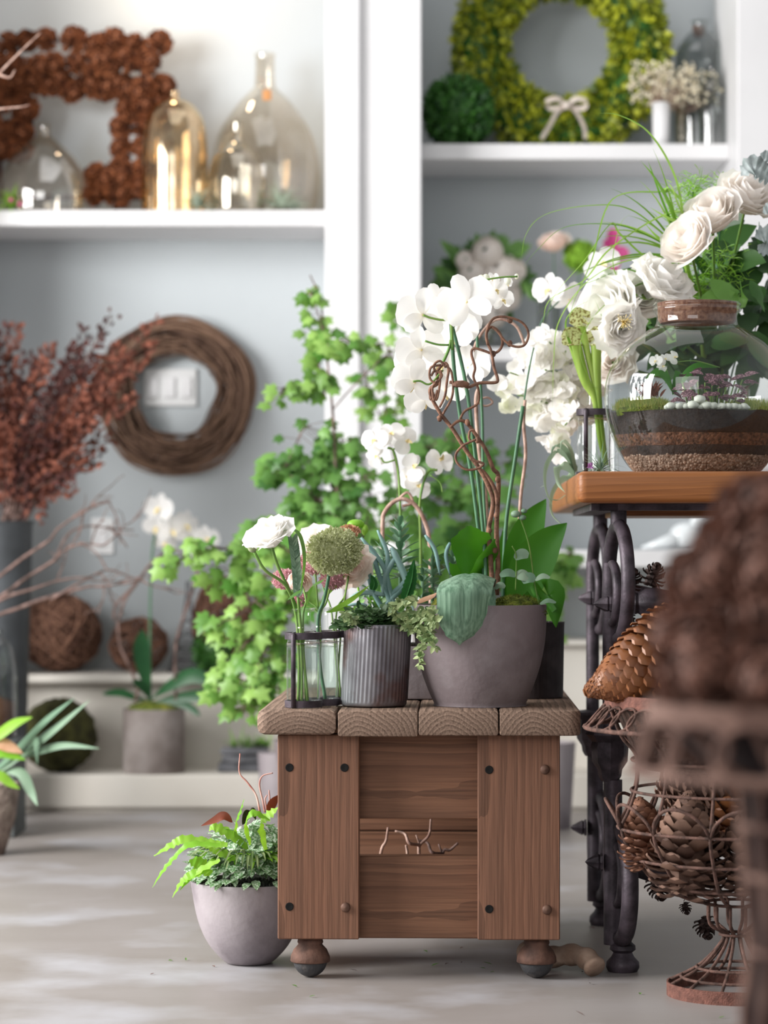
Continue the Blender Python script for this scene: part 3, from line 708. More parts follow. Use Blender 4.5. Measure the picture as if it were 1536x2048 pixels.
# ------------------------------------------------------------------ background potted orchid on ledge
D = 8.45; c = V((X(307, D), 8.47, zLedge)); r0 = 62 * D / F
t = thing('potted_orchid', c, 'white orchid with dark leaves in a grey concrete cylinder on the floor ledge', 'potted plant')
hh = 128 * D / F
m = MB(); m.lathe([(0, 0), (r0*.98, 0), (r0, .004), (r0, hh), (r0*.9, hh), (r0*.9, hh-.02), (0, hh-.02)], c, 40); m.build('pot', M('weathered_concrete', '#948b87', '#6f645f', rough=.8, ns=9, bump=.1), t, cut=40)
m = MB(); m.sphere(c + V((0, 0, hh - .012)), r0 * .9, 24, 14, (1, 1, .42), .15, 20); m.build('moss', mossm, t)
m = MB()
for q, w_ in (([(300, 1400), (330, 1375), (380, 1350), (425, 1365)], 17), ([(302, 1405), (350, 1395), (395, 1390), (425, 1380)], 13), ([(298, 1400), (270, 1395), (240, 1385), (205, 1388)], 8), ([(298, 1400), (290, 1350), (282, 1300), (284, 1260)], 17), ([(305, 1405), (350, 1405), (380, 1415), (400, 1432)], 8), ([(300, 1400), (285, 1375), (265, 1360)], 9)):
    lf(m, q, D, w_, V((.5, .3, 1)) if w_ < 16.5 or q[-1][0] > 400 else V((1, .3, 0)), D2=D - .06, pr='obov')
m.build('leaf', orcdark, t)
m = MB(); m.tube(spl([P(301, 1405, D), P(300, 1250, D), P(303, 1130, D), P(312, 1060, D), P(330, 1030, D)], 6), .004, 6); m.build('flower_stem', stemd, t)
m = MB()
for q in ([(270, 1405), (275, 1375), (262, 1340)], [(238, 1240), (250, 1200), (275, 1165), (300, 1130), (318, 1115), (335, 1100)], [(350, 1290), (365, 1240), (385, 1180), (398, 1130)], [(228, 1240), (232, 1210), (260, 1180), (285, 1150)], [(352, 1400), (350, 1330), (352, 1280)], [(262, 1340), (240, 1290), (235, 1240)]):
    m.tube(spl([P(x, y, D - .02) for x, y in q], 5), .005, 6)
m.build('support_twig', twigg, t)

# orchid flower prototypes
def orchid_mesh(seed=0, cup=.25):
    r_ = random.Random(seed); m = MB(); f = V((0, 0, 1)); o_ = V((0, 0, 0))      # faces +Z, up is +Y
    for a, L, W in ((90, .95, .62), (215, .9, .6), (325, .9, .6)):
        d = V((math.cos(math.radians(a)), math.sin(math.radians(a)), -.05)); m.blade(o_, d, f, L, W * 1.0, cup * r_.uniform(.3, 1.2), 'petal', 6, 4, .12, g=V((0, 0, -1)))
    for a in (8, 172):
        a += r_.uniform(-5, 5); d = V((math.cos(math.radians(a)), math.sin(math.radians(a)) + .05, .1)); m.blade(V((0, 0, .03)), d, f, 1.02, 1.12, cup * r_.uniform(.5, 1.6), 'petal', 7, 6, .1, .03, g=V((0, 0, -1)))
    return mesh_only(m, 'petals', petalw)
def lip_mesh():
    m = MB(); m.sphere((0, 0, .1), .09, 8, 6, (1, 1, 1.3))
    m.blade(V((0, -.05, .08)), V((0, -.6, .8)), V((0, .8, .6)), .42, .22, 1.0, 'leaf', 5, 2, .8, g=V((0, -1, 0)))
    for s in (-1, 1): m.blade(V((0, -.05, .08)), V((s*.8, .0, .7)), V((0, 0, 1)), .22, .2, .4, 'leaf', 4, 2, .6)
    return mesh_only(m, 'lip', lipm)
OF = [orchid_mesh(i, .15 + .12 * i) for i in range(4)]; OL = lip_mesh()
def orchid(parent, p, face, S, k=0, spin=0.0):
    Mx = TM(p, face, S, spin)
    o = inst('flower', OF[k % 4], Mx, parent); l_ = bpy.data.objects.new('lip', OL); C.objects.link(l_); l_.parent = o
    return o
for k, (px, py, s, f) in enumerate(((318, 1018, 34, (-.5, -1, .1)), (312, 1055, 28, (-.1, -1, -.5)), (345, 1062, 34, (.3, -1, 0)), (372, 1052, 34, (.7, -.8, 0)), (412, 1078, 30, (.6, -1, .2)), (398, 1100, 26, (.3, -1, -.3)), (330, 1085, 24, (0, -1, -.3)))):
    orchid(t, P(px, py, D - .05 + .01 * k), f, s * D / F, k, R.uniform(-.3, .3))
m = MB(); m.tube(spl([P(318, 1040, D), P(350, 1060, D), P(390, 1085, D), P(430, 1110, D)], 5), .002, 5); m.build('flower_spray_stem', stemm, t)

# ------------------------------------------------------------------ climbing ivy (between the cart and the shelving)
def vine(lf_, st_, q, D, S, dens, r_, rad=.03, curl=.4):
    pts = spl([P(x, y, D + r_.uniform(-.05, .05)) for x, y in q], 8); st_.tube(pts, .0022, 5)
    for i in range(len(pts)):
        for k in range(dens):
            off = rv(1, r_); off.z = off.z * .7 - .1; p = pts[i] + off * rad
            d = V((off.x * 1.2, -abs(r_.uniform(.1, .9)), -.9 + r_.uniform(-.4, .7))); up = V((r_.uniform(-.6, .6), -1, r_.uniform(.2, 1.1)))
            st_.tube([pts[i], p], .0009, 3, cap=False); lf_.ivy(p, d, up, S * r_.uniform(.55, 1.15))
D = 7.25
t = thing('ivy_plant', V((X(640, D), D, 0)), 'tall climbing ivy with bright green leaves behind the cart', 'potted plant')
c = V((X(660, D), D, 0)); m = MB(); m.lathe([(0, 0), (.11, 0), (.15, .3), (.14, .3), (.13, .27), (0, .27)], c, 32); m.build('pot', concm, t, cut=40)
r_ = random.Random(41); L1 = MB(); L2 = MB(); S1 = MB()
S1.tube(spl([c + V((0, 0, .25)), P(695, 1300, D), P(675, 1000, D), P(665, 820, D), P(652, 700, D), P(640, 600, D), P(620, 550, D)], 8), [.006, .002], 6)
S1.tube(spl([P(665, 820, D), P(700, 780, D), P(760, 720, D)], 5), .002, 5)
for q, dens, S in (([(650, 700), (640, 640), (622, 590), (618, 580)], 1, .034), ([(655, 690), (690, 680), (710, 700)], 1, .04), ([(640, 760), (610, 770), (570, 775), (560, 790)], 1, .038),
          ([(650, 790), (640, 740), (632, 700), (620, 650)], 1, .042), ([(655, 700), (650, 680), (645, 660)], 1, .04)):
    vine(L1, S1, q, D, S, dens, r_)
for q, dens, S in (([(690, 880), (640, 920), (600, 930), (560, 940), (540, 920)], 2, .048), ([(690, 1000), (660, 960), (700, 880)], 2, .048), ([(700, 1050), (620, 1010), (560, 1050), (500, 1090)], 2, .044),
          ([(720, 1100), (740, 1000), (730, 950)], 2, .044), ([(680, 1050), (640, 1000), (600, 1000)], 3, .045), ([(620, 850), (600, 870), (560, 960)], 1, .042)):
    vine(L2, S1, q, D, S, dens, r_, .05)
for q, dens, S in (([(600, 1120), (540, 1080), (470, 1100), (400, 1090), (350, 1130)], 2, .044), ([(560, 1150), (500, 1150), (450, 1160), (430, 1120)], 2, .044), ([(600, 1200), (540, 1180), (480, 1230), (430, 1250)], 2, .046),
          ([(600, 1180), (530, 1250), (480, 1300), (470, 1340), (440, 1380)], 2, .046), ([(570, 1250), (520, 1320), (500, 1380), (485, 1430)], 2, .046), ([(560, 1300), (540, 1360), (510, 1400)], 2, .044),
          ([(560, 1130), (580, 1060), (640, 1080), (700, 1120)], 2, .046)):
    vine(L1, S1, q, D - .2, S, dens, r_, .045)
L1.build('bright_leaves', ivym, t); L2.build('leaves', ivyd, t); S1.build('stems', twigg, t)
# trailing vine by the upright and foliage behind the orchid stakes
D = 7.6
t = thing('ivy_plant', V((X(790, D), D, 0)), 'second ivy trailing in front of the white upright, right of the taller one', 'potted plant')
c = V((X(820, D), D, 0)); m = MB(); m.lathe([(0, 0), (.1, 0), (.14, .26), (.13, .26), (.12, .24), (0, .24)], c, 32); m.build('pot', concl, t, cut=40)
L1 = MB(); L2 = MB(); S1 = MB(); r_ = random.Random(43)
S1.tube(spl([c + V((0, 0, .22)), P(830, 1300, D), P(800, 1000, D), P(770, 800, D), P(790, 650, D), P(850, 620, D)], 8), [.005, .0015], 6)
for q, dens, S in (([(730, 700), (770, 690), (800, 760), (790, 830)], 1, .042), ([(740, 760), (760, 720), (790, 700)], 1, .042), ([(800, 640), (805, 620), (800, 610)], 1, .035), ([(760, 830), (740, 790), (730, 740)], 1, .042)):
    vine(L1, S1, q, D, S, dens, r_, .035)
for q, dens, S in (([(850, 900), (900, 880), (960, 900), (1000, 960)], 2, .055), ([(870, 1000), (920, 970), (970, 1000), (1010, 1040)], 2, .055), ([(850, 1080), (920, 1060), (970, 1080)], 3, .06), ([(760, 1060), (820, 1000), (840, 940)], 2, .044), ([(780, 1150), (850, 1130), (1000, 1150)], 3, .06)):
    vine(L2, S1, q, D, S, dens, r_, .06)
L1.build('bright_leaves', ivym, t); L2.build('leaves', ivyd, t); S1.build('stems', twigg, t)
# foliage seen right of the big orchid leaves
D = 7.9; t = thing('ivy_plant', V((X(1120, D), D, 0)), 'small trailing plant low between the orchid pot and the table legs', 'potted plant')
c = V((X(1100, D), D, 0)); m = MB(); m.lathe([(0, 0), (.06, 0), (.075, .25), (.07, .25), (.06, .23), (0, .23)], c, 32); m.build('pot', concl, t, cut=40)
L1 = MB(); S1 = MB(); vine(L1, S1, [(1095, 1280), (1110, 1180), (1130, 1130), (1140, 1100)], D, .045, 2, r_, .03); vine(L1, S1, [(1100, 1250), (1090, 1150), (1070, 1080)], D, .045, 2, r_, .03)
L1.build('leaves', ivym, t); S1.build('stems', twigg, t)
# cream pillar pot (low, behind dark tin)
# ------------------------------------------------------------------ second right shelf: arrangement
def rose_mb(m, Rr, layers=5, open_=.35, seed=0, ruf=.06, mm=6):
    r_ = random.Random(seed)
    for L_ in range(layers):
        u = (L_ + 1) / layers; r = Rr * (.22 + .68 * u); cnt = 3 + (L_ > 1) + (L_ > 3); h = Rr * (1.25 - .35 * u); a0 = r_.uniform(0, 6)
        for k in range(cnt):
            a = a0 + 2*PI*k/cnt + r_.uniform(-.15, .15); wd = 2*PI/cnt*.72; vs = []; fs = []; n = 6
            fl = open_ * u * r_.uniform(.6, 1.4)
            for i in range(n + 1):
                v = i / n
                for j in range(mm + 1):
                    q = 2*j/mm - 1; aw = a + q * wd * (.35 + .65 * math.sin(min(1, v*1.5) * PI/2))
                    rho = r * math.sin(min(1, .15 + v * 1.1) * PI / 2) * (1 - .22 * max(0, v - .45) * (1 - u)) + fl * Rr * max(0, v - .55) ** 1.3 * 1.9
                    z = -Rr*.6 + h * v * (1 - .22*q*q*v) * 1.15 - fl * Rr * max(0, v - .7) * 1.2
                    rho *= 1 + ruf * math.sin(aw * 9 + L_) * v * v; z += ruf * Rr * math.sin(aw * 11 + k) * v * v
                    vs.append(V((rho * math.cos(aw), rho * math.sin(aw), z)))
            for i in range(n):
                for j in range(mm):
                    b_ = i*(mm+1)+j; fs.append((b_, b_+1, b_+mm+2, b_+mm+1))
            m.add(vs, fs)
    return m
def ranunc_mb(m, Rr, n=40, seed=0, ruf=.1):
    "ball of many thin overlapping petals, opening along +Z"
    r_ = random.Random(seed)
    for i in range(n):
        u = (i + .5) / n; a = i * 2.4; el = .95 - 1.45 * u; r = Rr * (.55 + .45 * u)
        c = V((math.cos(a)*math.cos(el), math.sin(a)*math.cos(el), math.sin(el)))
        t_ = V((-math.sin(a), math.cos(a), 0)); b_ = c.cross(t_); s = .55 + .35 * u; vs = []; fs = []; k = 5
        for i2 in range(k + 1):
            for j in range(k + 1):
                x = (j/k*2 - 1) * s; y = (i2/k*2 - 1) * s
                y2 = y * (1 - .3 * x * x); d = (c + t_ * x + b_ * y2).normalized()
                q = r * (1 + (.09 + .12*u) * max(0, -y / s if True else 0) + ruf * .25 * math.sin(x * 9 + i) * (abs(y/s)) + r_.uniform(-.01, .01)); vs.append(d * q)
        for i2 in range(k):
            for j in range(k): p = i2*(k+1)+j; fs.append((p, p+1, p+k+2, p+k+1))
        m.add(vs, fs)
    return m
roseM = {}
def rosemesh(kind, mt, seed):
    key = (kind, mt.name, seed)
    if key not in roseM:
        m = MB()
        if kind == 'rose': rose_mb(m, .86, 6, .4, seed, .04)
        elif kind == 'peony': rose_mb(m, .72, 6, .55, seed, .09)
        else: ranunc_mb(m, 1, 34, seed)
        roseM[key] = mesh_only(m, 'bloom', mt)
    return roseM[key]
def flower(name, kind, mt, p, face, Rr, label, cat, group=None, stem=None, seed=0, stem_r=.002, sm=None, extra=None):
    "cut flower: bloom and stem under one Empty at the stem foot"
    foot = V(stem[-1]) if stem else V(p); t = thing(name, foot, label, cat, group)
    inst('bloom', rosemesh(kind, mt, seed), TM(p, V(face), Rr), t)
    if stem:
        m = MB(); m.tube(spl([V(p)] + [V(q) for q in stem], 6), stem_r, 6); m.build('stem', sm or stemm, t)
    return t
D = 8.72; t = thing('flower_arrangement', V((X(965, D), D, zS3)), 'cream flowers and greenery in a low dish on the right shelf behind the orchid', 'flower arrangement')
m = MB(); m.lathe([(0, 0), (.05, 0), (.08, .06), (.072, .06), (0, .03)], (X(975, D), D, zS3), 28); m.build('dish', greyglass, t)
r_ = random.Random(51)
for k, (px, py, s) in enumerate(((975, 505, 34), (1000, 545, 42), (945, 545, 30), (1010, 590, 36), (965, 590, 34), (1030, 540, 24), (930, 520, 20), (985, 630, 30))):
    inst('bloom', rosemesh('ran', petalc, k % 3), TM(P(px, py, D - .03), V((r_.uniform(-.6, .6), -1, r_.uniform(-.2, .8))), s * D / F), t)
m = MB()
for k in range(90):
    a = r_.uniform(0, 2*PI); p = P(965 + 75 * math.cos(a) * r_.uniform(.3, 1), 560 + 65 * math.sin(a) * r_.uniform(.3, 1), D + .03); m.ivy(p, V((math.cos(a), -.3, -math.sin(a))), V((0, -1, .3)), r_.uniform(.04, .075))
for q in ([(985, 520), (990, 490), (1000, 465)], [(1000, 520), (1025, 495), (1045, 480)], [(930, 540), (900, 500), (880, 480)], [(905, 560), (880, 545), (865, 535)], [(1040, 560), (1055, 575), (1062, 600)]):
    for z in range(3): lf(m, [(x + z*9, y + z*4) for x, y in q], D - .02, 9, V((1, 0, 1)))
m.build('leaves', ivyd, t)
m = MB(); m.tube([P(980, 640, D), V((X(975, D), D, zS3 + .03))], .02, 8); m.build('stems', stemm, t)
# rose, moss ball, magenta orchid in tube racks on that shelf
D = 8.6
for k, (px, top, lab) in enumerate(((1085, 585, 'left'), (1112, 590, 'middle'), (1145, 600, 'right'))):
    c = V((X(px, D), D, zS3 + .001)); o = vessel('glass_tube', px, D, zS3 + .001, [(0, 0), (.012, 0), (.016, .01), (.016, .17), (.019, .175)], greyglass, lab + ' clear glass tube vase on the right shelf above the sweet peas', 'tube vase')
flower('cut_rose', 'rose', petalp, P(1108, 487, D), (-.2, -.6, .9), 34 * D / F, 'blush rose in a glass tube on the right shelf', 'cut flower', stem=[P(1108, 540, D), V((X(1112, D), D, zS3 + .01))], seed=1, sm=stemd)
t = thing('moss_ball', P(1160, 540, D), 'bright green round flower ball beside the blush rose on the right shelf', 'cut flower')
bc = P(1160, 512, D + .03); m = MB(); m.sphere(bc, 30*D/F, 16, 12); boxleafs(m, lambda r_: ((lambda n: (bc + n * 31*D/F, n))(rv(1, r_).normalized())), 300, .012, 9); m.build('head', M('green_trick', '#5f8a1e', '#86b030', isl=1, rough=.8), t)
m = MB(); m.tube([P(1160, 530, D+.03), V((X(1147, D), D, zS3 + .01))], .003, 6); m.build('stem', stemd, t)
t = thing('magenta_orchid', V((X(1240, D), D, zS3)), 'single magenta orchid bloom behind the grass on the right shelf', 'cut flower')
m = MB(); c = P(1228, 500, D)
for a, L_, W in ((95, .07, .04), (260, .075, .05), (200, .05, .045), (340, .05, .045), (130, .045, .03)):
    m.blade(c, V((math.cos(math.radians(a)), -.2, math.sin(math.radians(a)))), V((0, -1, 0)), L_, W, .6, 'petal', 6, 4, .2)
m.build('petals', magm, t); m = MB(); m.tube(spl([c, P(1240, 600, D), V((X(1240, D), D, zS3))], 5), .003, 6); m.build('stem', stemd, t)
# glass bird on lower right shelf
t = thing('glass_bird', V((X(1372, 8.62), 8.62, zS4)), 'clear glass bird ornament on the lower right shelf under the table', 'ornament')
c = V((X(1372, 8.62), 8.62, zS4)); m = MB(); m.sphere(c + V((0, 0, .045)), .043, 20, 12, (1.25, .8, 1)); m.sphere(c + V((.035, 0, .085)), .024, 14, 10)
m.lathe([(.03, 0), (.014, .06), (.004, .115)], c + V((-.03, 0, .035)), 12, axis=(-1, 0, -.25)); m.lathe([(.008, 0), (0, .02)], c + V((.055, 0, .086)), 8, axis=(1, 0, 0))
m.build('body', M('frosted_glass', '#e9eef0', rough=.15, spec=.9), t)
m = MB(); c = V((X(1445, 8.7), 8.7, zS4)); m.lathe([(0, 0), (.05, 0), (.055, .1), (.05, .13), (0, .13)], c, 24); tag(m.build('glass_jar', greyglass), 'glass jar beside the glass bird on the lower shelf', 'jar')
# ------------------------------------------------------------------ the timber cart
AN = .026
ct = thing('wooden_cart', V((X(513, 5.06), 5.06, 0)), 'low heavy timber cart of thick planks on ball casters in the middle of the floor', 'cart', rz=-AN)
zT, zB = .507, .4605
wt = [wood('plank_wood_' + n, '#a48a78', '#3a281e', 'Y', 38, 3, (0, 0, 0), .75, '#6d5140') for n in ('a',)]
wz = wood('board_wood', '#8a624d', '#553b2d', 'Z', 34, 3.5, (.06, .13, 0), .65, '#855b45')
wx = wood('rail_wood', '#876049', '#543a2c', 'X', 30, 3.5, (0, .12, .04), .65, '#6d4a38')
def slab(m, x0, x1, y0, y1, z0, z1, rc=.0, b=.004, corners='1111', ns=4):
    "box with rounded plan corners and softened edges"
    def loop(ins, z):
        out = []
        for (cx, cy, a0, on) in ((x0, y0, PI, corners[0]), (x1, y0, 1.5*PI, corners[1]), (x1, y1, 0, corners[2]), (x0, y1, .5*PI, corners[3])):
            r = rc if on == '1' else .002
            sx = 1 if cx == x0 else -1; sy = 1 if cy == y0 else -1; c0 = V((cx + sx*r, cy + sy*r, z)); rr = max(.0005, r - ins)
            if r <= ins: c0 = V((cx + sx*(ins + .0005), cy + sy*(ins + .0005), z)); rr = .0005
            for i in range(ns + 1):
                a = a0 + .5*PI*i/ns; out.append(c0 + V((math.cos(a), math.sin(a), 0)) * rr)
        return out
    L_ = [loop(b, z0), loop(b*.3, z0 + b*.3), loop(0, z0 + b), loop(0, z1 - b), loop(b*.3, z1 - b*.3), loop(b, z1)]; n = len(L_[0]); vs = sum(L_, []); fs = []
    for i in range(5):
        for j in range(n): fs.append((i*n+j, i*n+(j+1) % n, (i+1)*n+(j+1) % n, (i+1)*n+j))
    fs.append(tuple(range(n))[::-1]); fs.append(tuple(5*n + j for j in range(n))); return m.add(vs, fs)
for k, (x0, x1, cx, cz, dz, cs) in enumerate(((0, .148, .10, -.05, 0, '1000'), (.1515, .3, .055, -.012, -.003, '0000'), (.3015, .4495, .074, -.010, -.001, '0000'), (.452, .603, .08, -.004, -.001, '0100'))):
    m = MB(); slab(m, x0, x1, 0, .86, zB + dz, zT + dz * .4, .022, .005 if k else .012, cs)
    m.build('top_plank', wt[0], ct, local=True, origin=(x0 + cx, 0, zB + cz), cut=35)
for x0, x1 in ((.0374, .1899), (.4115, .565)):
    m = MB(); m.box(x0, x1, .03, .075, .0765, zB - .001, .002); m.build('end_post', wz, ct, local=True, origin=((x0 + x1) / 2, .05, .2), cut=30)
for z0, z1 in ((.2985, zB - .002), (.0735, .228)):
    m = MB(); m.box(.185, .417, .068, .11, z0, z1, .002); m.build('end_board', wx, ct, local=True, origin=(.3, .09, (z0 + z1) / 2 + .03), cut=30)
for z0, z1 in ((.077, .2), (.203, .33), (.333, zB - .002)):
    m = MB(); m.box(.04, .565, .79, .83, z0, z1, .002); m.build('end_board', wx, ct, local=True, origin=(.3, .8, z0), cut=30)
for x0, x1 in ((.04, .08), (.522, .562)):
    m = MB(); m.box(x0, x1, .077, .788, .41, zB - .002, .002); m.build('side_rail', wx, ct, local=True, cut=30)
m = MB(); m.box(.14, .56, .112, .788, .15, .17, .002); m.build('lower_shelf', wx, ct, local=True, cut=30)
rustc = M('rusty_caster', '#745548', '#4f3a32', rough=.75, metal=.2, ns=40, bump=.15, bs=150)
ballm = M('worn_ball', '#3e3e40', '#6a625e', rough=.6, ns=40, lo=.5, hi=.75, bump=.2, bs=120)
blackm = M('painted_hole_shade', '#0c0a09', rough=.9); boltm = M('brown_bolt', '#6e5244', '#5a4136', rough=.6, metal=.3, ns=40)
for k, (x, y) in enumerate(((.0965, .07), (.5225, .07), (.0965, .77), (.5225, .77))):
    m = MB(); m.lathe([(.022, .0765), (.024, .066), (.022, .062), (.031, .052), (.036, .040), (.037, .031), (.0355, .029), (.034, .031), (0, .06)], (x, y, 0), 28, fn=lambda a, z: 1 + .02 * math.cos(2*a)); cc = m.build('caster', rustc, ct, local=True)
    m = MB(); m.sphere((x, y, .0325), .0322, 24, 16); m.build('ball', ballm, cc, local=True)
s5 = 5440 / 5.09
for px, py, hole in ((578, 1535, 1), (688, 1535, 1), (578, 1813, 1), (690, 1814, 0), (977, 1539, 1), (977, 1817, 1), (1088, 1538, 0), (1092, 1818, 0)):
    lx = (px - 513) / s5 - .0012 + (px-513)*0; lz = .8 - (py - 1105) / s5 * (1 - .0008*(px>900)); m = MB()
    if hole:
        m.lathe([(.0078, 0), (.0078, .0009), (.0062, .0006), (0, .0003)], (lx, .030, lz), 20, axis=(0, -1, 0)); m.build('bolt_hole_shade', blackm, ct, local=True)  # flat black disc paints in the shade inside an open hole
    else:
        m.lathe([(.0092, 0), (.0088, .003), (.006, .0055), (0, .0065)], (lx, .030, lz), 20, axis=(0, -1, 0)); m.build('bolt_head', boltm, ct, local=True)
def cartw(x, y, z):
    return V((X(513, 5.06) + x * math.cos(AN) + y * math.sin(AN), 5.06 - x * math.sin(AN) + y * math.cos(AN), z))
# twigs inside the cart
for q, d, lab in (([(752, 1790), (762, 1705), (772, 1682), (776, 1655)], 5.5, 'pale bare twig left in the cart opening'),
               ([(840, 1800), (838, 1705), (840, 1690), (858, 1670), (862, 1638)], 5.45, 'tallest brown forked twig in the cart opening'),
               ([(812, 1800), (815, 1715), (812, 1690)], 5.42, 'short pale twig stub in the cart opening'),
               ([(880, 1800), (885, 1708), (900, 1700), (916, 1686)], 5.5, 'dark forked twig right in the cart opening')):
    m = MB(); pts = spl([P(x, y, d) for x, y in q], 5); pts[0].z = max(.172, .172); pts = [V((p.x, p.y, max(p.z, .173))) for p in pts]
    m.tube(pts, [.0045, .0025], 6)
    if 'forked' in lab:
        e = q[2] if 'tall' in lab else q[1]
        m.tube(spl([P(e[0], e[1], d), P(e[0] - 22, e[1] - 4, d - .02), P(e[0] - 30, e[1] - 22, d), P(e[0] - 50, e[1] - 28, d)], 4), [.004, .002], 6)
        m.tube(spl([P(e[0], e[1], d), P(e[0] - 8, e[1] - 20, d)], 3), [.003, .0015], 6)
    tag(m.build('twig', twigp if 'dark' not in lab else twigg), lab, 'twig')

# ------------------------------------------------------------------ bottle racks
botprof = [(0, .003), (.028, .002), (.032, .006), (.032, .112), (.0315, .12), (.026, .136), (.0155, .147), (.0135, .152), (.0135, .176), (.016, .180), (.0215, .184), (.0212, .186), (.014, .182)]
def rack(c, dirv, n, label, waters, blabels, group, sp=.07):
    t = thing('bottle_rack', c, label, 'bottle rack')
    dirv = V(dirv).normalized(); cs = [c + dirv * sp * i for i in range(n)]
    for nm, z in (('upper_band', .128), ('lower_band', .0)):
        m = MB()
        for q in cs: m.lathe([(.0325, z), (.0355, z), (.0355, z + .013), (.0325, z + .013), (.0325, z)], q, 40, close=False)
        for a_, b_ in zip(cs, cs[1:]):
            mid = (a_ + b_) / 2; sd = V((-dirv.y, dirv.x, 0))
            m.tube([mid + sd*.003 + V((0, 0, z + .0065)) - dirv*.002, mid + sd*.003 + V((0, 0, z + .0065)) + dirv*.002], .006, 6)
        m.build(nm, iron, t, cut=40)
    for s, q in ((-1, cs[0]), (1, cs[-1])):
        p = q + V((-.018 if s < 0 else .02, 0, 0)) + V((0, s * .0335, 0)); m = MB(); m.tube([p, p + V((0, 0, .136)), p + V((0, -s*.002, .139))], .0045, 8); m.build('upright', iron, t)
    for q, wl, bl in zip(cs, waters, blabels):
        b_ = thing('glass_bottle', q + V((0, 0, .0)), bl, 'bottle', group)
        m = MB(); m.lathe(smooth_prof(botprof, 3), q, 40, close=False); m.build('glass', glassm, b_)
        if wl: m = MB(); m.lathe([(0, .005), (.0295, .006), (.0303, .012), (.0303, wl - .001), (.0309, wl + .0008), (.029, wl), (0, wl)], q, 36, close=False); m.build('water', waterm, b_)
    return cs
c0 = V((X(607, 5.14), 5.14, zT + .001))
RB_ = rack(c0, (.032, .0675, 0), 3, 'dark iron rack of clear glass bottles on the cart', [.112, .112, .112], ['front clear glass bottle of water in the cart rack, holding the ranunculus', 'middle clear glass bottle in the cart rack, holding the green flower head', 'back clear glass bottle in the cart rack beside the ribbed tin pot'], 'glass bottles in the rack on the cart', .0745)
b1, b2, b3 = RB_
# --- flowers in the rack
o = b1
flower('ranunculus', 'peony', petalw, P(538, 1070, 5.10), (-.35, -.45, .8), 60 * 5.1 / F, 'open white ranunculus leaning left out of the front bottle', 'cut flower', stem=[P(553, 1125, 5.11), P(580, 1185, 5.13), P(598, 1235, 5.14), P(603, 1320, 5.14), b1 + V((-.003, 0, .012))], seed=1, stem_r=.0032, sm=stemm)
t = thing('ranunculus_bud', b1 + V((-.01, 0, .01)), 'closed green ranunculus bud on a curved stem left of the rack', 'cut flower')
m = MB(); m.sphere(P(505, 1097, 5.08), .0085, 14, 10, (1, 1, .9)); m.build('bud', M('bud_green', '#a3ab8a', '#7f8c5e', rough=.6, ns=60), t)
m = MB(); m.tube(spl([P(508, 1103, 5.08), P(530, 1140, 5.09), P(572, 1172, 5.11), P(592, 1230, 5.14), P(598, 1330, 5.14), b1 + V((-.01, 0, .012))], 6), .003, 7); m.build('stem', stemm, t)
t = thing('green_wheat_ear', b1 + V((.01, 0, .01)), 'upright green wheat ear between the ranunculus and the green flower head', 'cut stem')
m = MB(); r_ = random.Random(5); sp_ = spl([P(596, 1195, 5.12), P(592, 1140, 5.12), P(585, 1085, 5.11)], 12)
for i, p in enumerate(sp_):
    for s in (-1, 1): m.blade(p, V((s*.5, r_.uniform(-.4, .2), 1)), V((0, -1, 0)), .022, .008, -.2, 'leaf', 3, 2, .5)
m.build('ear', greym, t); m = MB(); m.tube(spl([P(596, 1195, 5.12), P(602, 1260, 5.14), b1 + V((.008, 0, .012))], 6), .0028, 7); m.build('stem', stemm, t)
m = MB(); lf(m, [(600, 1190), (608, 1120), (598, 1070), (575, 1060), (540, 1075)], 5.09, 6, V((.6, .8, .2)), ruf=0); 
lf(m, [(612, 1215), (622, 1175), (645, 1160), (655, 1150)], 5.12, 6, V((.5, .5, .5))); lf(m, [(605, 1180), (590, 1190), (575, 1200)], 5.1, 5, V((.3, .5, .7)))
m.build('leaf', ivyd, t)
def umbel(t, c, r, n, mt, seed, fl=.0028, squash=.85, nz=.14):
    r_ = random.Random(seed); m = MB()
    for k in range(n):
        d = rv(1, r_).normalized(); q = r * r_.uniform(.72, 1.0) * (1 + nz * noise.noise(d * 2.2)); p = c + V((d.x, d.y, d.z * squash)) * q
        for j in range(3):
            e = (d + rv(.8, r_)).normalized(); m.blade(p, e, perp(e), fl * r_.uniform(1.2, 2.6), fl, 0, 'leaf', 2, 1, 0)
    m.build('florets', mt, t); m = MB()
    m.sphere(c, r * .7, 14, 10, (1, 1, squash)); m.build('head_core', mt, t)
t = thing('green_flower_head', b2 + V((0, 0, .01)), 'large round pale green umbel flower in the middle bottle', 'cut flower')
umbel(t, P(669, 1103, 5.17), 54 * 5.17 / F, 3600, allm, 3)
m = MB(); m.tube(spl([P(658, 1150, 5.18), P(648, 1200, 5.19), P(636, 1240, 5.2), P(640, 1330, 5.205), b2 + V((.008, 0, .012))], 6), .0034, 7); m.build('stem', stemd, t)
for px, py, rr, n, nm in ((570, 1158, 24, 500, 'lower left'), (600, 1200, 14, 200, 'lowest'), (630, 1125, 30, 700, 'upper'), (665, 1158, 24, 500, 'right')):
    t = thing('pink_umbel', b2 + V((-.012, .01, .01)), nm + ' cluster of tiny dusky pink florets behind the rack flowers', 'cut flower', 'dusky pink florets in the bottle rack')
    umbel(t, P(px, py, 5.24), rr * 5.24 / F, n, pinkm, px, .0026, .8)
    m = MB(); m.tube(spl([P(px, py, 5.24), P((px + 640) / 2, 1205, 5.23), P(640, 1240, 5.22), b2 + V((-.006, .01, .012))], 5), .0018, 5); m.build('stem', stemm, t)
m_ = b3
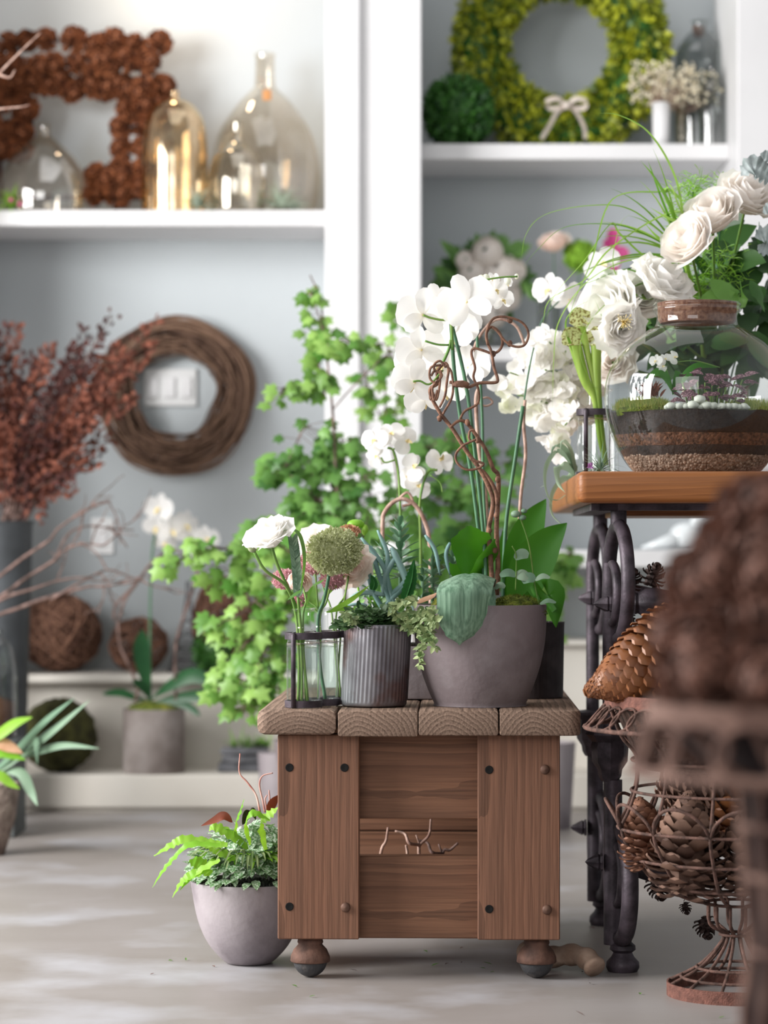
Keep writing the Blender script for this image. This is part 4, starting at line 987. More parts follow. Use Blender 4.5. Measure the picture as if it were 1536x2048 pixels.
flower('white_flower', 'peony', petalc, P(632, 1085, 5.33), (-.2, -.8, .6), 46 * 5.33 / F, 'cream bloom behind the green flower head, left side', 'cut flower', stem=[P(648, 1180, 5.33), P(664, 1230, 5.29), b3 + V((0, 0, .012))], seed=2)
flower('white_flower', 'peony', petalp, P(700, 1130, 5.36), (.3, -.8, -.3), 50 * 5.36 / F, 'open blush bloom low right behind the green flower head', 'cut flower', stem=[P(690, 1190, 5.34), P(672, 1235, 5.29), b3 + V((.004, 0, .012))], seed=3)
flower('white_flower', 'rose', petalp, P(600, 1160, 5.20), (-.1, -.8, -.5), 26 * 5.2 / F, 'small blush petals low between the wheat ear and green head', 'cut flower', stem=[P(612, 1200, 5.16), P(606, 1240, 5.145), b1 + V((.004, .005, .012))], seed=4)
flower('dried_flower', 'peony', petald, P(700, 1063, 5.42), (.1, -.5, .9), 24 * 5.42 / F, 'small peach frilled flower above the green flower head', 'cut flower', stem=[P(700, 1130, 5.40), P(685, 1230, 5.3), b3 + V((-.004, 0, .012))], seed=5)
m = MB()
for q, w_ in (([(640, 1215), (650, 1190), (680, 1160), (690, 1150)], 6), ([(650, 1225), (685, 1215), (705, 1220), (730, 1225)], 7), ([(655, 1225), (700, 1200), (740, 1170)], 6)): lf(m, q, 5.24, w_, V((0, .5, 1)))
tag(m.build('leafy_stem', limem, origin=b2 + V((0, 0, .15))), 'lime leafy stem spreading right from the bottle rack', 'cut stem')

# ------------------------------------------------------------------ ribbed tin pot
c = V((X(748, 5.2), 5.2, zT + .001)); t = thing('planted_tin_pot', c, 'ribbed weathered tin pot of small trailing leaves on the cart', 'potted plant')
m = MB(); n = 240
prof = [(0, 0), (.060, 0), (.0625, .003), (.0625, .008), (.0632, .012), (.0638, .148), (.0645, .153), (.0625, .155), (.061, .15), (.060, .02), (0, .02)]
m.lathe(prof, c, n, fn=lambda a, z: 1 + (.013 * math.cos(a * 48) if .010 < z < .152 else 0))
sh = Matrix.Shear('XY', 4, (.035, 0)); m.xf(Matrix.Translation(c) @ Matrix(((1,0,.05,0),(0,1,0,0),(0,0,1,0),(0,0,0,1))) @ Matrix.Translation(-c))
# (the pot leans a little to the right)
o = m.build('tin_body', tinm, t, cut=60)
m = MB(); m.sphere(c + V((.007, 0, .138)), .058, 24, 12, (1, 1, .25), .2, 30); m.build('soil', soilm, t)
r_ = random.Random(61); m = MB(); m2 = MB()
for k in range(560):
    a = r_.uniform(0, 2*PI); q = math.sqrt(r_.random()); b_ = c + V((.007 + .066 * q * math.cos(a) - .012, .055 * q * math.sin(a), .150 + .04 * (1 - q*q) * r_.random() + (.0 if q < .8 else -.0)))
    d = V((math.cos(a) * q + r_.uniform(-.6, .6), math.sin(a) * q - .3 + r_.uniform(-.5, .5), r_.uniform(-.2, 1)))
    m.blade(b_, d, V((0, -.4, 1)), r_.uniform(.010, .02), r_.uniform(.009, .015), .6, 'round', 4, 2, .15)
m.build('leaves', smallm, t)
for q in ([(800, 1245), (825, 1235), (850, 1235), (872, 1240)], [(800, 1250), (835, 1250), (855, 1270), (868, 1290)], [(795, 1240), (820, 1225), (850, 1218), (865, 1225)], [(800, 1250), (828, 1258), (842, 1278), (836, 1325)], [(790, 1235), (830, 1240), (860, 1262)], [(780, 1225), (800, 1205), (830, 1200)], [(715, 1245), (700, 1235), (690, 1225)]):
    pts = spl([P(x, y, 5.16) - V((0, .045 * i, 0)) for i, (x, y) in enumerate(q)], 7); m2.tube(pts, .0008, 4)
    for i, p in enumerate(pts):
        for s in range(4):
            d = rv(1, r_); m2.blade(p, d, V((0, -1, .5)), r_.uniform(.011, .019), r_.uniform(.006, .010), .5, 'leaf', 4, 2, .3)
m2.build('trailing_stems', varm, t)

# ------------------------------------------------------------------ grey planter with succulents
t = thing('succulent_planter', V((X(790, 5.48), 5.48, zT)), 'smooth grey rectangular planter of succulents between the two front pots', 'potted plant')
x0, x1 = X(705, 5.41), X(884, 5.41); zp = Z(1293, 5.41)
m = MB(); slab(m, x0, x1, 5.41, 5.56, zT + .001, zp, .008, .003); m.build('planter', concm, t, cut=35)
m = MB(); m.box(x0 + .01, x1 - .01, 5.42, 5.55, zp - .001, zp + .004); m.build('soil', soilm, t)
r_ = random.Random(71)
def rosette(m, px, py, D, S, tiers, r_, W=.42, step=.016, prof='obov'):
    top = P(px, py, D); 
    for k in range(tiers):
        c_ = top - V((0, 0, step * k)); a0 = k * 1.2
        for j in range(4):
            a = a0 + j * PI / 2 + r_.uniform(-.2, .2); el = .9 - .8 * k / tiers; s = S * (.45 + .55 * k / max(1, tiers - 1))
            m.blade(c_, V((math.cos(a)*math.cos(el), math.sin(a)*math.cos(el), math.sin(el))), V((0, 0, 1)), s, s * W, .1, prof, 6, 4, .25)
    m.tube([top, top - V((0, 0, step * tiers)), P(px + 4, 1290, D)], .004, 6)
m = MB(); rosette(m, 800, 1052, 5.46, .062, 9, r_, .36, .013); rosette(m, 865, 1105, 5.5, .05, 6, r_); rosette(m, 845, 1150, 5.44, .045, 5, r_); rosette(m, 905, 1115, 5.52, .05, 5, r_); rosette(m, 765, 1100, 5.52, .055, 5, r_); rosette(m, 740, 1150, 5.45, .04, 4, r_)
m.build('jade_leaves', jadem, t)
m = MB()
for q, w_ in (([(800, 1240), (780, 1200), (758, 1150), (742, 1092)], 5), ([(795, 1235), (780, 1180), (765, 1130), (722, 1075)], 5), ([(790, 1240), (770, 1170), (775, 1110), (755, 1060)], 4.5), ([(780, 1240), (745, 1180), (735, 1120)], 5), ([(830, 1230), (812, 1160), (795, 1120), (782, 1095)], 7),
              ([(775, 1195), (805, 1170), (830, 1130)], 6), ([(770, 1210), (800, 1180), (825, 1150)], 6), ([(700, 1195), (730, 1185), (770, 1190)], 5), ([(765, 1190), (772, 1150), (790, 1115)], 6), ([(690, 1213), (715, 1208), (735, 1211)], 3), ([(880, 1150), (870, 1100), (850, 1070)], 4), ([(900, 1150), (892, 1110), (900, 1085)], 4)):
    pts = spl([P(x, y, 5.38) for x, y in q], 6); n_ = len(pts); m.tube(pts, [w_ * 5.38 / F * min(1, .35 + 3 * min(i/n_, 1 - i/n_)) for i in range(n_)], 8)
m.build('blue_fingers', bluem, t)
m = MB()
for q, w_ in (([(808, 1205), (822, 1160), (828, 1120)], 12), ([(745, 1180), (748, 1165), (742, 1150)], 8)):
    pts = spl([P(x, y, 5.36) for x, y in q], 10); N_ = len(pts) - 1; ws = [w_ * 5.36 / F * (PR['leaf'](.12 + .86 * i / N_)) * (1.15 if i % 2 else .95) for i in range(N_ + 1)]
    m.ribbon(pts, ws, V((1, 0, .1)), 4, .6); m.ribbon(pts, ws, V((0, 1, .1)), 4, .1)
m.build('toothed_stems', stapm, t)
m = MB()
for q in ([(735, 1120), (732, 1090), (738, 1065)], [(868, 1110), (880, 1100), (905, 1095)], [(852, 1120), (856, 1105), (850, 1095)], [(880, 1180), (892, 1150), (905, 1130)]): lf(m, q, 5.4, 8, V((1, 0, .2)), pr='round')
for k in range(150):
    p = P(r_.uniform(715, 885), r_.uniform(1190, 1265), 5.42); d = rv(1, r_); d.z += .5; m.blade(p, d, V((0, -1, .6)), r_.uniform(.014, .026), .010, .5, 'leaf', 4)
m.build('filler_leaves', ivyd, t)
m = MB(); m.tube(spl([P(725, 1225, 5.44), P(712, 1150, 5.46), P(708, 1090, 5.46), P(688, 1050, 5.44)], 5), .0025, 6); m.sphere(P(712, 1048, 5.44), .012, 10, 8, (1.5, 1, .8)); m.sphere(P(730, 1060, 5.44), .009, 10, 8, (.8, 1, 1.3)); m.build('green_buds', limem, t)

# ------------------------------------------------------------------ big orchid in the grey bowl pot
D = 5.22; c = V((X(960, D), D, zT + .001)); k_ = D / F
t = thing('potted_orchid', c, 'white phalaenopsis orchid in the large round grey pot at the front of the cart', 'potted plant')
prof = smooth_prof([(0, 0), (.084, 0), (.088, .003), (.104, .04), (.118, .085), (.126, .135), (.1275, .19)], 5) + [(.1270, .1925), (.121, .1925), (.118, .17), (0, .168)]
m = MB(); m.lathe(prof, c, 72); m.build('pot', concm, t, cut=50)
m = MB(); m.lathe([(.118, .172), (.08, .182), (0, .186)][::-1], c, 30, fn=lambda a, z: 1 + .02*math.sin(5*a), close=False); m.build('soil', soilm, t)
m = MB(); m.sphere(c + V((.070, -.02, .178)), .05, 34, 22, (1.05, .95, .62), .16, 45); m.sphere(c + V((-.066, .0, .182)), .03, 24, 16, (1, 1, .9), .2, 60); m.build('moss', mossm, t)
m = MB(); r_ = random.Random(9)
for k in range(900):
    d = rv(1, r_).normalized(); d.z = abs(d.z); p = c + V((.070, -.02, .178)) + V((d.x * 1.05, d.y * .95, d.z * .62)) * .05; m.blade(p, d + rv(.5, r_), perp(d), .006, .0016, .3, 'grass', 2, 1, 0)
m.build('moss_fibres', mossm, t)
def wleaf(name, q, ws, side, mt, m_=6, fold=.25, n=5, groove=0):
    m = MB(); pts = spl([P(*a) for a in q], n); N_ = len(pts) - 1; W = []
    for i in range(N_ + 1):
        u = i / N_ * (len(ws) - 1); a = min(int(u), len(ws) - 2); f = u - a; f = f*f*(3-2*f); W.append((ws[a] * (1 - f) + ws[a+1] * f) * 5.1 / F)
    m.ribbon(pts, W, side, m_, fold, 0, 0, groove); return m.build(name, mt, t)
wleaf('leaf', [(948, 1165, 5.2), (938, 1148, 5.10), (930, 1175, 5.045), (926, 1225, 5.04), (922, 1265, 5.05), (919, 1290, 5.065)], [44, 51, 53, 54, 51, 44, 30, 2], V((1, .12, .05)), orcleaf, 14, .26, 10, .07)
wleaf('leaf', [(968, 1170, 5.2), (975, 1170, 5.14), (972, 1215, 5.11), (955, 1250, 5.10), (938, 1278, 5.11)], [12, 14, 18, 16, 2], V((1, -.3, -.3)), orcleaf, 4, .2)
wleaf('leaf', [(945, 1180, 5.22), (945, 1142, 5.2), (945, 1100, 5.17), (940, 1075, 5.13), (938, 1052, 5.10)], [14, 20, 33, 42, 40, 22, 4], V((1, -.1, .18)), orcleaf2, 6, -.25)
wleaf('leaf', [(945, 1180, 5.22), (958, 1142, 5.2), (972, 1110, 5.16), (989, 1078, 5.12)], [14, 24, 26, 3], V((.8, -.1, .5)), orcleaf2, 4, .2)
wleaf('leaf', [(950, 1175, 5.24), (925, 1150, 5.23), (908, 1140, 5.22), (898, 1126, 5.21)], [10, 16, 13, 2], V((.3, .1, 1)), orcleaf2, 4, .2)
def ptube(m, q, D, r, n=7, k=6, D2=None):
    N_ = len(q) - 1; m.tube(spl([P(x, y, D + ((D2 if D2 is not None else D) - D) * i / N_) for i, (x, y) in enumerate(q)], k), r, n)
m = MB()
ptube(m, [(972, 1180), (957, 1060), (941, 937), (921, 836), (908, 735), (901, 629)], 5.2, .0038)
ptube(m, [(974, 1180), (966, 1060), (952, 925), (937, 802), (923, 726), (899, 632)], 5.17, .0036)
m.build('stake', stemd, t)
m = MB()
ptube(m, [(905, 700), (903, 650), (900, 620)], 5.16, .003); ptube(m, [(899, 639), (885, 640), (862, 636), (846, 630)], 5.15, .0022); ptube(m, [(904, 645), (915, 630), (925, 612), (933, 598)], 5.14, .0022)
ptube(m, [(902, 680), (897, 700), (886, 725)], 5.16, .003); ptube(m, [(898, 690), (875, 689), (850, 682)], 5.14, .002); ptube(m, [(886, 740), (860, 768), (840, 762), (826, 763)], 5.14, .002)
ptube(m, [(905, 660), (930, 600), (960, 565), (1000, 555), (1035, 553)], 5.2, .0018)
m.build('flower_stem', stemm, t)
fl = [(846, 630, 58, (-.5, 1, .1), 5.18, 2.9), (933, 604, 62, (.3, 1, .25), 5.12, .3), (870, 600, 40, (.2, 1, .4), 5.24, .5), (905, 670, 56, (.4, 1, -.3), 5.26, 1.1), (843, 700, 54, (-.4, 1, 0), 5.2, .2),
      (935, 735, 52, (.6, 1, 0), 5.27, .8), (830, 765, 52, (-.3, 1, -.1), 5.18, 3.0), (890, 780, 50, (.1, 1, -.2), 5.3, .2), (850, 800, 42, (-.1, 1, -.4), 5.24, .1), (915, 645, 50, (.2, -1, .2), 5.3, .1), (880, 735, 52, (-.2, -1, 0), 5.3, .4), (830, 720, 46, (-.5, -1, .1), 5.3, .2)]
for k, (px, py, s, f, d, sp) in enumerate(fl):
    orchid(t, P(px, py, d), V(f), s * d / F, k, R.uniform(-.35, .35))
for k, (px, py, s) in enumerate(((992, 580, 26), (1005, 600, 26), (985, 560, 17), (1012, 568, 17))): orchid(t, P(px, py, 5.28 + .01*k), V((.5, -1, -.1)), s * 5.28 / F, k, .2 * k)
m = MB()
for px, py, s in ((962, 562, 11), (972, 558, 9), (1015, 561, 8), (1033, 553, 5)): m.sphere(P(px, py, 5.24), s * 5.24 / F, 12, 8, (.9, .9, 1.15))
m.build('bud', petalg, t)
m = MB()
ptube(m, [(993, 1190), (996, 1130), (993, 1060), (997, 959), (986, 937), (973, 903), (955, 874), (932, 845), (917, 842), (901, 854)], 5.19, [.0052, .0028], 7, 6, 5.15)
ptube(m, [(985, 1190), (980, 1100), (977, 1060), (986, 1004), (973, 964), (955, 932), (932, 901), (905, 858), (881, 827), (863, 795), (861, 777), (876, 766), (874, 744), (890, 726), (897, 739), (894, 762), (890, 791), (879, 815)], 5.17, [.005, .0022], 7, 6, 5.13)
ptube(m, [(995, 1010), (990, 980), (972, 950), (955, 935)], 5.16, .004)
ptube(m, [(899, 764), (921, 768), (937, 774), (959, 766), (991, 765), (995, 757), (988, 735), (983, 705), (975, 685), (973, 667), (982, 654), (997, 663), (1005, 683), (1000, 699), (986, 707), (966, 701), (948, 697), (943, 708), (950, 735), (947, 755), (957, 780), (955, 807), (930, 822), (920, 838)], 5.13, [.0032, .0024], 7, 7, 5.17)
ptube(m, [(975, 690), (973, 665), (986, 638), (1013, 634), (1044, 645), (1057, 667), (1049, 690), (1029, 693), (1011, 683), (995, 663), (985, 655)], 5.14, .0024, 7, 7)
ptube(m, [(952, 879), (938, 885), (925, 892), (912, 908), (914, 925), (932, 939), (955, 937), (967, 928), (955, 923), (940, 918)], 5.12, .0024, 7, 7)
ptube(m, [(950, 860), (940, 862), (938, 876), (944, 884)], 5.13, .0024)
for q in ([(882, 730), (862, 735), (860, 757), (872, 765), (884, 750), (870, 742), (862, 752)], [(876, 760), (865, 775), (868, 800), (875, 780)], [(890, 730), (903, 745), (905, 790), (886, 828)], [(882, 740), (878, 780), (872, 800), (866, 785)], [(870, 745), (868, 730), (880, 722), (892, 735)]): ptube(m, q, 5.12, .0023)
r_ = random.Random(77)
for px, py in ((995, 959), (978, 1062), (993, 1030), (863, 795), (879, 837), (1020, 640), (1019, 687), (955, 880), (986, 708), (935, 845), (990, 1100)): m.sphere(P(px, py, 5.15), .0055, 7, 5, (1, 1, 1.2), .3, 200)
m.sphere(P(920, 768, 5.12), .008, 10, 6, (2.0, 1, .8), .4, 150)
m.build('curly_branch', twigm, t)
m = MB()
ptube(m, [(1078, 1210), (1068, 1160), (1058, 1090), (1042, 1040), (1036, 1025)], 5.18, .0015); ptube(m, [(1031, 1180), (1032, 1150), (1032, 1110), (1024, 1092)], 5.16, .0012)
m.build('runner_stem', stemm, t)
m = MB()
for px, py, s, d in ((1031, 1028, 9, (0, -.2, 1)), (1048, 1022, 6, (0, 0, 1)), (1045, 1035, 7, (0, 0, 1))): m.sphere(P(px, py, 5.16), s * .00095, 10, 8, (1.1, 1, .8))
for b_, e, w_ in (((1057, 1112), (1030, 1118), 12), ((1032, 1152), (1000, 1152), 9), ((1032, 1152), (1060, 1158), 13), ((1070, 1160), (1100, 1155), 6), ((1070, 1160), (1045, 1165), 12), ((1080, 1208), (1112, 1205), 5), ((1010, 1175), (990, 1178), 7)):
    lf(m, [b_, ((b_[0]+e[0])/2, (b_[1]+e[1])/2 - 6), e], 5.16, w_, V((0, .5, 1)), pr='round')
m.build('small_leaves', greym, t)
m = MB(); lf(m, [(830, 1207), (845, 1200), (865, 1192), (874, 1185)], 5.12, 5, V((0, .3, 1))); m.build('dry_leaf', petald, t)
# ------------------------------------------------------------------ second orchid in the dark tin
t = thing('potted_orchid', V((X(1066, 5.5), 5.5, zT)), 'orchid with broad upright leaves in the dark ribbed tin behind the round pot', 'potted plant')
c = V((X(1066, 5.5), 5.5, zT + .001)); m = MB(); m.lathe([(0, 0), (.060, 0), (.061, .01), (.0625, .145), (.064, .152), (.060, .152), (.059, .14), (0, .14)], c, 200, fn=lambda a, z: 1 + (.012 * math.cos(44 * a) if .01 < z < .146 else 0)); m.build('tin_body', tind, t, cut=60)
m = MB()
def bl(m, q, D, w_, side, pr='obov', mm=4, fold=.15):
    pts = spl([P(x, y, D) for x, y in q], 7); N_ = len(pts) - 1; m.ribbon(pts, [w_ * D / F * PR[pr](i / N_) for i in range(N_ + 1)], side, mm, fold)
bl(m, [(1030, 1230), (1055, 1150), (1090, 1090), (1134, 1046)], 5.42, 42, V((.9, 0, .6)), 'leaf'); bl(m, [(1020, 1220), (1040, 1120), (1062, 1050), (1092, 998)], 5.5, 36, V((1, 0, .4)), 'leaf'); bl(m, [(1040, 1225), (1080, 1200), (1105, 1190), (1112, 1255)], 5.4, 34, V((1, 0, .6)), 'leaf')
bl(m, [(1040, 1230), (1030, 1180), (1010, 1120), (1005, 1060)], 5.55, 18, V((1, 0, 0)), 'leaf')
m.build('leaf', orcleaf2, t)
m = MB(); ptube(m, [(1005, 1240), (1011, 1060), (1031, 914), (1046, 812)], 5.5, .004); ptube(m, [(1046, 815), (1062, 720), (1085, 640), (1120, 600)], 5.52, .002, D2=6.0); ptube(m, [(985, 1230), (968, 1000), (964, 824), (955, 690), (950, 600)], 5.55, .0032)
m.build('stake', stemd, t)
m = MB(); ptube(m, [(1035, 1230), (1040, 1015), (1051, 914), (1047, 847), (1050, 800)], 5.52, .0035); ptube(m, [(978, 1230), (972, 1000), (958, 900), (952, 800), (962, 770)], 5.56, .004); ptube(m, [(955, 800), (975, 795), (985, 805), (972, 812), (957, 806)], 5.56, .0022); ptube(m, [(945, 720), (955, 680), (990, 640), (1030, 650), (1050, 690)], 5.56, .003); m.build('brown_branch', twigp, t)
for k, (px, py, s, f) in enumerate(((1098, 580, 38, (-.7, -1, .1)), (1138, 600, 40, (.2, 1, 0)), (1205, 528, 40, (-.2, -1, .3)))): orchid(t, P(px, py, 6.0 + .01*k), V(f), s * 6.0 / F, k, .4 * k)
# ------------------------------------------------------------------ small orchid with arched twig behind
t = thing('potted_orchid', V((X(825, 5.75), 5.75, zT)), 'small white-flowered orchid with an arched twig at the back of the cart', 'potted plant')
c = V((X(825, 5.75), 5.75, zT + .001)); m = MB(); m.lathe([(0, 0), (.045, 0), (.055, .1), (.05, .1), (.048, .09), (0, .09)], c, 32); m.build('pot', concm, t, cut=40)
m = MB(); ptube(m, [(805, 1250), (802, 1080), (798, 960), (788, 905), (775, 895)], 5.75, .0028); ptube(m, [(842, 1250), (841, 1080), (840, 1000), (855, 945), (875, 940)], 5.75, .0028); ptube(m, [(790, 920), (770, 925), (762, 915)], 5.74, .002); ptube(m, [(860, 950), (880, 965), (885, 985)], 5.74, .0014); ptube(m, [(785, 900), (800, 890), (815, 880)], 5.74, .002)
m.build('flower_stem', stemm, t)
for k, (px, py, s, f) in enumerate(((750, 880, 30, (-.5, -1, .2)), (782, 868, 30, (0, -1, .6)), (812, 882, 30, (.5, -1, .1)), (752, 912, 25, (-.4, -1, -.4)), (828, 935, 30, (-.3, -1, .2)), (836, 972, 28, (0, -1, -.3)), (880, 920, 32, (.6, -1, .1)), (818, 955, 26, (-.5, -1, -.1)), (800, 875, 24, (.1, 1, .4)))): orchid(t, P(px, py, 5.72 + .008*k), V(f), s * 5.72 / F, k, .5 * k)
m = MB(); ptube(m, [(768, 1230), (765, 1060), (772, 1020), (800, 998), (830, 1010), (852, 1050), (860, 1100), (862, 1230)], 5.7, .0045); ptube(m, [(795, 1000), (815, 985), (825, 1005), (805, 1012)], 5.7, .003); m.build('arched_twig', twigp, t)

# ------------------------------------------------------------------ concrete bowl on the floor
D = 5.3; c = V((X(498, D), D, 0)); t = thing('planted_bowl', c, 'round grey concrete bowl of mixed leafy plants on the floor left of the cart', 'potted plant')
prof = smooth_prof([(0, .0), (.034, .0), (.052, .008), (.081, .042), (.101, .09), (.1135, .158)], 6) + [(.113, .161), (.108, .161), (.105, .15), (0, .148)]
m = MB(); m.lathe(prof, c, 64); m.build('bowl', concl, t, cut=50)
m = MB(); r_ = random.Random(81)
for k in range(420):
    a = r_.uniform(0, 6.28); q = .1 * math.sqrt(r_.random()); m.sphere(c + V((q * math.cos(a), q * math.sin(a), .152)), r_.uniform(.0025, .005), 6, 4)
m.build('gravel', M('dark_gravel', '#2c2a2a', '#5a5654', isl=1, rough=.9), t); tag(t.children[-1], kind='stuff')
m = MB(); cx = c + V((.005, 0, .158))
for k in range(560):
    a = r_.uniform(0, 2*PI); q = math.sqrt(r_.random()); hgt = .115 * math.sqrt(max(0, 1 - q * q * .97)); b_ = cx + V((.108 * q * math.cos(a), .10 * q * math.sin(a), hgt * r_.uniform(.35, 1)))
    d = V((math.cos(a) * q + r_.uniform(-.5, .5), math.sin(a) * q - .35, r_.uniform(-.7, .5))); m.blade(b_, d, V((0, -.3, 1)), r_.uniform(.024, .042), r_.uniform(.014, .021), .5, 'leaf', 5, 2, .2)
m.build('veined_leaves', fitm, t)
m = MB()
for q, w_, d in (([(455, 1690), (420, 1688), (370, 1680), (345, 1690), (308, 1712)], 11, 5.15), ([(440, 1690), (380, 1690), (350, 1715), (325, 1745), (305, 1775)], 8, 5.12), ([(420, 1740), (385, 1750), (365, 1765), (345, 1795)], 11, 5.1), ([(440, 1720), (395, 1745), (360, 1780)], 8, 5.1), ([(470, 1700), (470, 1650), (480, 1620), (488, 1597)], 12, 5.25), ([(530, 1700), (520, 1650), (535, 1630), (556, 1615)], 14, 5.2),
                ([(500, 1690), (490, 1650), (505, 1625), (540, 1640)], 9, 5.18), ([(500, 1700), (460, 1670), (430, 1655), (418, 1662)], 11, 5.24), ([(470, 1720), (430, 1700), (415, 1690)], 10, 5.2), ([(420, 1750), (400, 1730), (378, 1722)], 16, 5.18)):
    pts = spl([P(x, y, d) for x, y in q], 8); N_ = len(pts) - 1; m.ribbon(pts, [w_ * d / F * max(.15, PR['strap'](i / N_)) for i in range(N_ + 1)], V((.2, .7, .8)), 2, .2, .22, q[0][0])
for k in range(60):
    a = r_.uniform(0, 6.28); b_ = cx + V((.07 * math.cos(a), .06 * math.sin(a), .05)); m.blade(b_, V((math.cos(a), math.sin(a) - .2, r_.uniform(.2, 1.2))), V((0, 0, 1)), r_.uniform(.04, .07), r_.uniform(.01, .018), r_.uniform(.6, 1.6), 'leaf', 6, 2, .3, .1)
m.build('lime_fronds', limem, t)
m = MB()
for k in range(70):
    a = r_.uniform(0, 6.28); b_ = cx + V((.06 * math.cos(a), .06 * math.sin(a) - .02, .06)); m.blade(b_, V((math.cos(a), math.sin(a) - .4, r_.uniform(.3, 1.2))), V((0, 0, 1)), r_.uniform(.04, .08), .006, r_.uniform(1, 2.2), 'leaf', 6, 2, .4)
m.build('striped_blades', varm, t)
redm = M('red_brown_leaf', '#7a3c28', '#93492f', rough=.4, ns=9, trans=.25)
m = MB(); lf(m, [(465, 1645), (448, 1632), (430, 1640), (402, 1652)], 5.22, 9, V((0, .4, 1))); m.build('red_leaf', redm, t)
m = MB(); lf(m, [(535, 1625), (545, 1605), (556, 1590)], 5.22, 10, V((1, .4, 0))); m.build('red_leaf', redm, t)
m = MB(); lf(m, [(485, 1650), (495, 1625), (505, 1622), (512, 1640)], 5.2, 10, V((1, .4, 0.3))); m.build('dark_leaf', mossd, t)
m = MB(); 
for q in ([(520, 1625), (512, 1590), (495, 1565), (479, 1545), (480, 1507)], [(530, 1625), (525, 1600), (519, 1570), (525, 1552), (546, 1546)], [(534, 1620), (530, 1600), (534, 1590)], [(540, 1610), (538, 1580)]): ptube(m, q, 5.24, [.0022, .0013], 6)
m.build('pink_stems', M('pink_stem', '#b26a5e', '#e0b9ac', rough=.5, ns=30), t)

# ------------------------------------------------------------------ driftwood root and floor scraps
m = MB(); pts = spl([V((X(1050, 5.3), 5.30, .022)), V((X(1100, 5.22), 5.22, .024)), V((X(1145, 5.18), 5.18, .034)), V((X(1178, 5.14), 5.14, .030)), V((X(1192, 5.12), 5.12, .016))], 8)
m.tube(pts, [.02 + .002*math.sin(i*.9) for i in range(len(pts))], 14); o = m.build('driftwood_root', M('pale_root', '#b39a88', '#8f7564', rough=.85, ns=25, bump=.2, bs=90)); tag(o, 'smooth pale curved piece of driftwood on the floor by the table foot', 'driftwood')
r_ = random.Random(91); scr = []
for px, py in ((345, 1922), (372, 1922), (430, 1935), (595, 1975), (618, 1995), (715, 1942), (855, 1905), (862, 1933), (890, 1930), (920, 1898), (925, 1925), (972, 1938), (985, 1930), (980, 1945), (1165, 1945), (1180, 1968), (1280, 1990), (1437, 2037), (1260, 1905), (300, 1950), (1170, 2032), (1190, 1858)):
    D = 4352 / (py - 1105); p = V((X(px, D), D, .001)); m = MB(); d = rv(1, r_); d.z = .15
    m.blade(p, d, V((0, 0, 1)), r_.uniform(.008, .02), r_.uniform(.003, .006), r_.uniform(-.3, .3), 'leaf', 3, 2, .6)
    o = m.build('leaf_scrap', twigg if r_.random() < .6 else ivyd, origin=p); tag(o, 'tiny dry leaf scrap scattered on the concrete floor', 'leaf scrap', 'leaf scraps on the floor')

# ------------------------------------------------------------------ the iron legged table
tb = thing('console_table', V((X(1155, 5.05), 5.05, 0)), 'high console table with an orange-brown wooden top and ornate dark iron legs', 'table', rz=-AN)
wtab = wood('table_wood', '#a56b3f', '#6e4122', 'X', 26, 6, (0, .1, .12), .42, '#84532c', gs=.5)
m = MB(); slab(m, 0, 1.5, 0, 1.4, .8925, .951, .018, .010, '1111', 6); m.build('table_top', wtab, tb, local=True, cut=60)
m = MB(); m.box(.045, 1.45, .085, .12, .8795, .892); m.box(.045, 1.45, .86, .895, .8795, .892); m.box(.03, .08, .085, .895, .8795, .892); m.build('under_frame', iron, tb, local=True, cut=30)
m = MB(); m.box(.09, 1.4, .3, .7, .872, .890, .002); m.build('under_board', wtab, tb, local=True, cut=30)
def finial(m, p, ax, s=1.0):
    m.lathe([(.018*s, 0), (.018*s, .004*s), (.014*s, .007*s), (.0165*s, .010*s), (.012*s, .020*s), (.0075*s, .028*s), (.006*s, .032*s), (0, .038*s)], p, 16, axis=ax, fn=lambda a, z: 1 + .08*math.cos(8*a))
def leg(lx, ly):
    rn = (1, .11, 0); m = MB(); m.lathe([(.0155, 0), (.0155, .027)], (lx, ly, .853), 20)
    m.torus((lx, ly, .743), .108, .0135, rn, 48, 12); m.torus((lx - .012, ly - .01, .722), .055, .009, rn, 36, 10)
    m.tube([V((lx - .016, ly + .01, z)) for z in (.40, .55, .70, .78)], .0142, 14)
    o = m.build('leg', iron, tb, local=True, cut=40)
    m = MB(); finial(m, V((lx - .012, ly, .702)), (-1, 0, 0), .95); m.build('finial', iron, o, local=True, cut=40)
    m = MB(); finial(m, V((lx - .03, ly, .2086)), (-1, 0, 0), .9); m.build('finial', iron, o, local=True, cut=40)
    m = MB(); m.lathe([(.016, .362), (.022, .372), (.024, .385), (.034, .40), (.036, .43), (.034, .438), (.046, .452), (.044, .458), (.015, .462)], (lx - .016, ly + .01, 0), 8); m.build('capital', iron, o, local=True, cut=30)
    m = MB(); m.tube([V((lx - .010, ly + .01, z)) for z in (.05, .2, .365)], .018, 14); m.torus((lx + .004, ly, .169), .105, .0165, rn, 48, 12); m.torus((lx - .002, ly - .005, .185), .055, .010, rn, 36, 10)
    m.lathe([(0, 0), (.028, 0), (.032, .008), (.031, .018), (.022, .028), (.018, .036), (.025, .042), (.024, .05), (.017, .056), (.02, .075)], (lx + .008, ly, .0), 26); m.build('foot', iron, o, local=True, cut=40)
for lx, ly in ((.085, .15), (.085, .80), (1.36, .15), (1.36, .80)): leg(lx, ly)
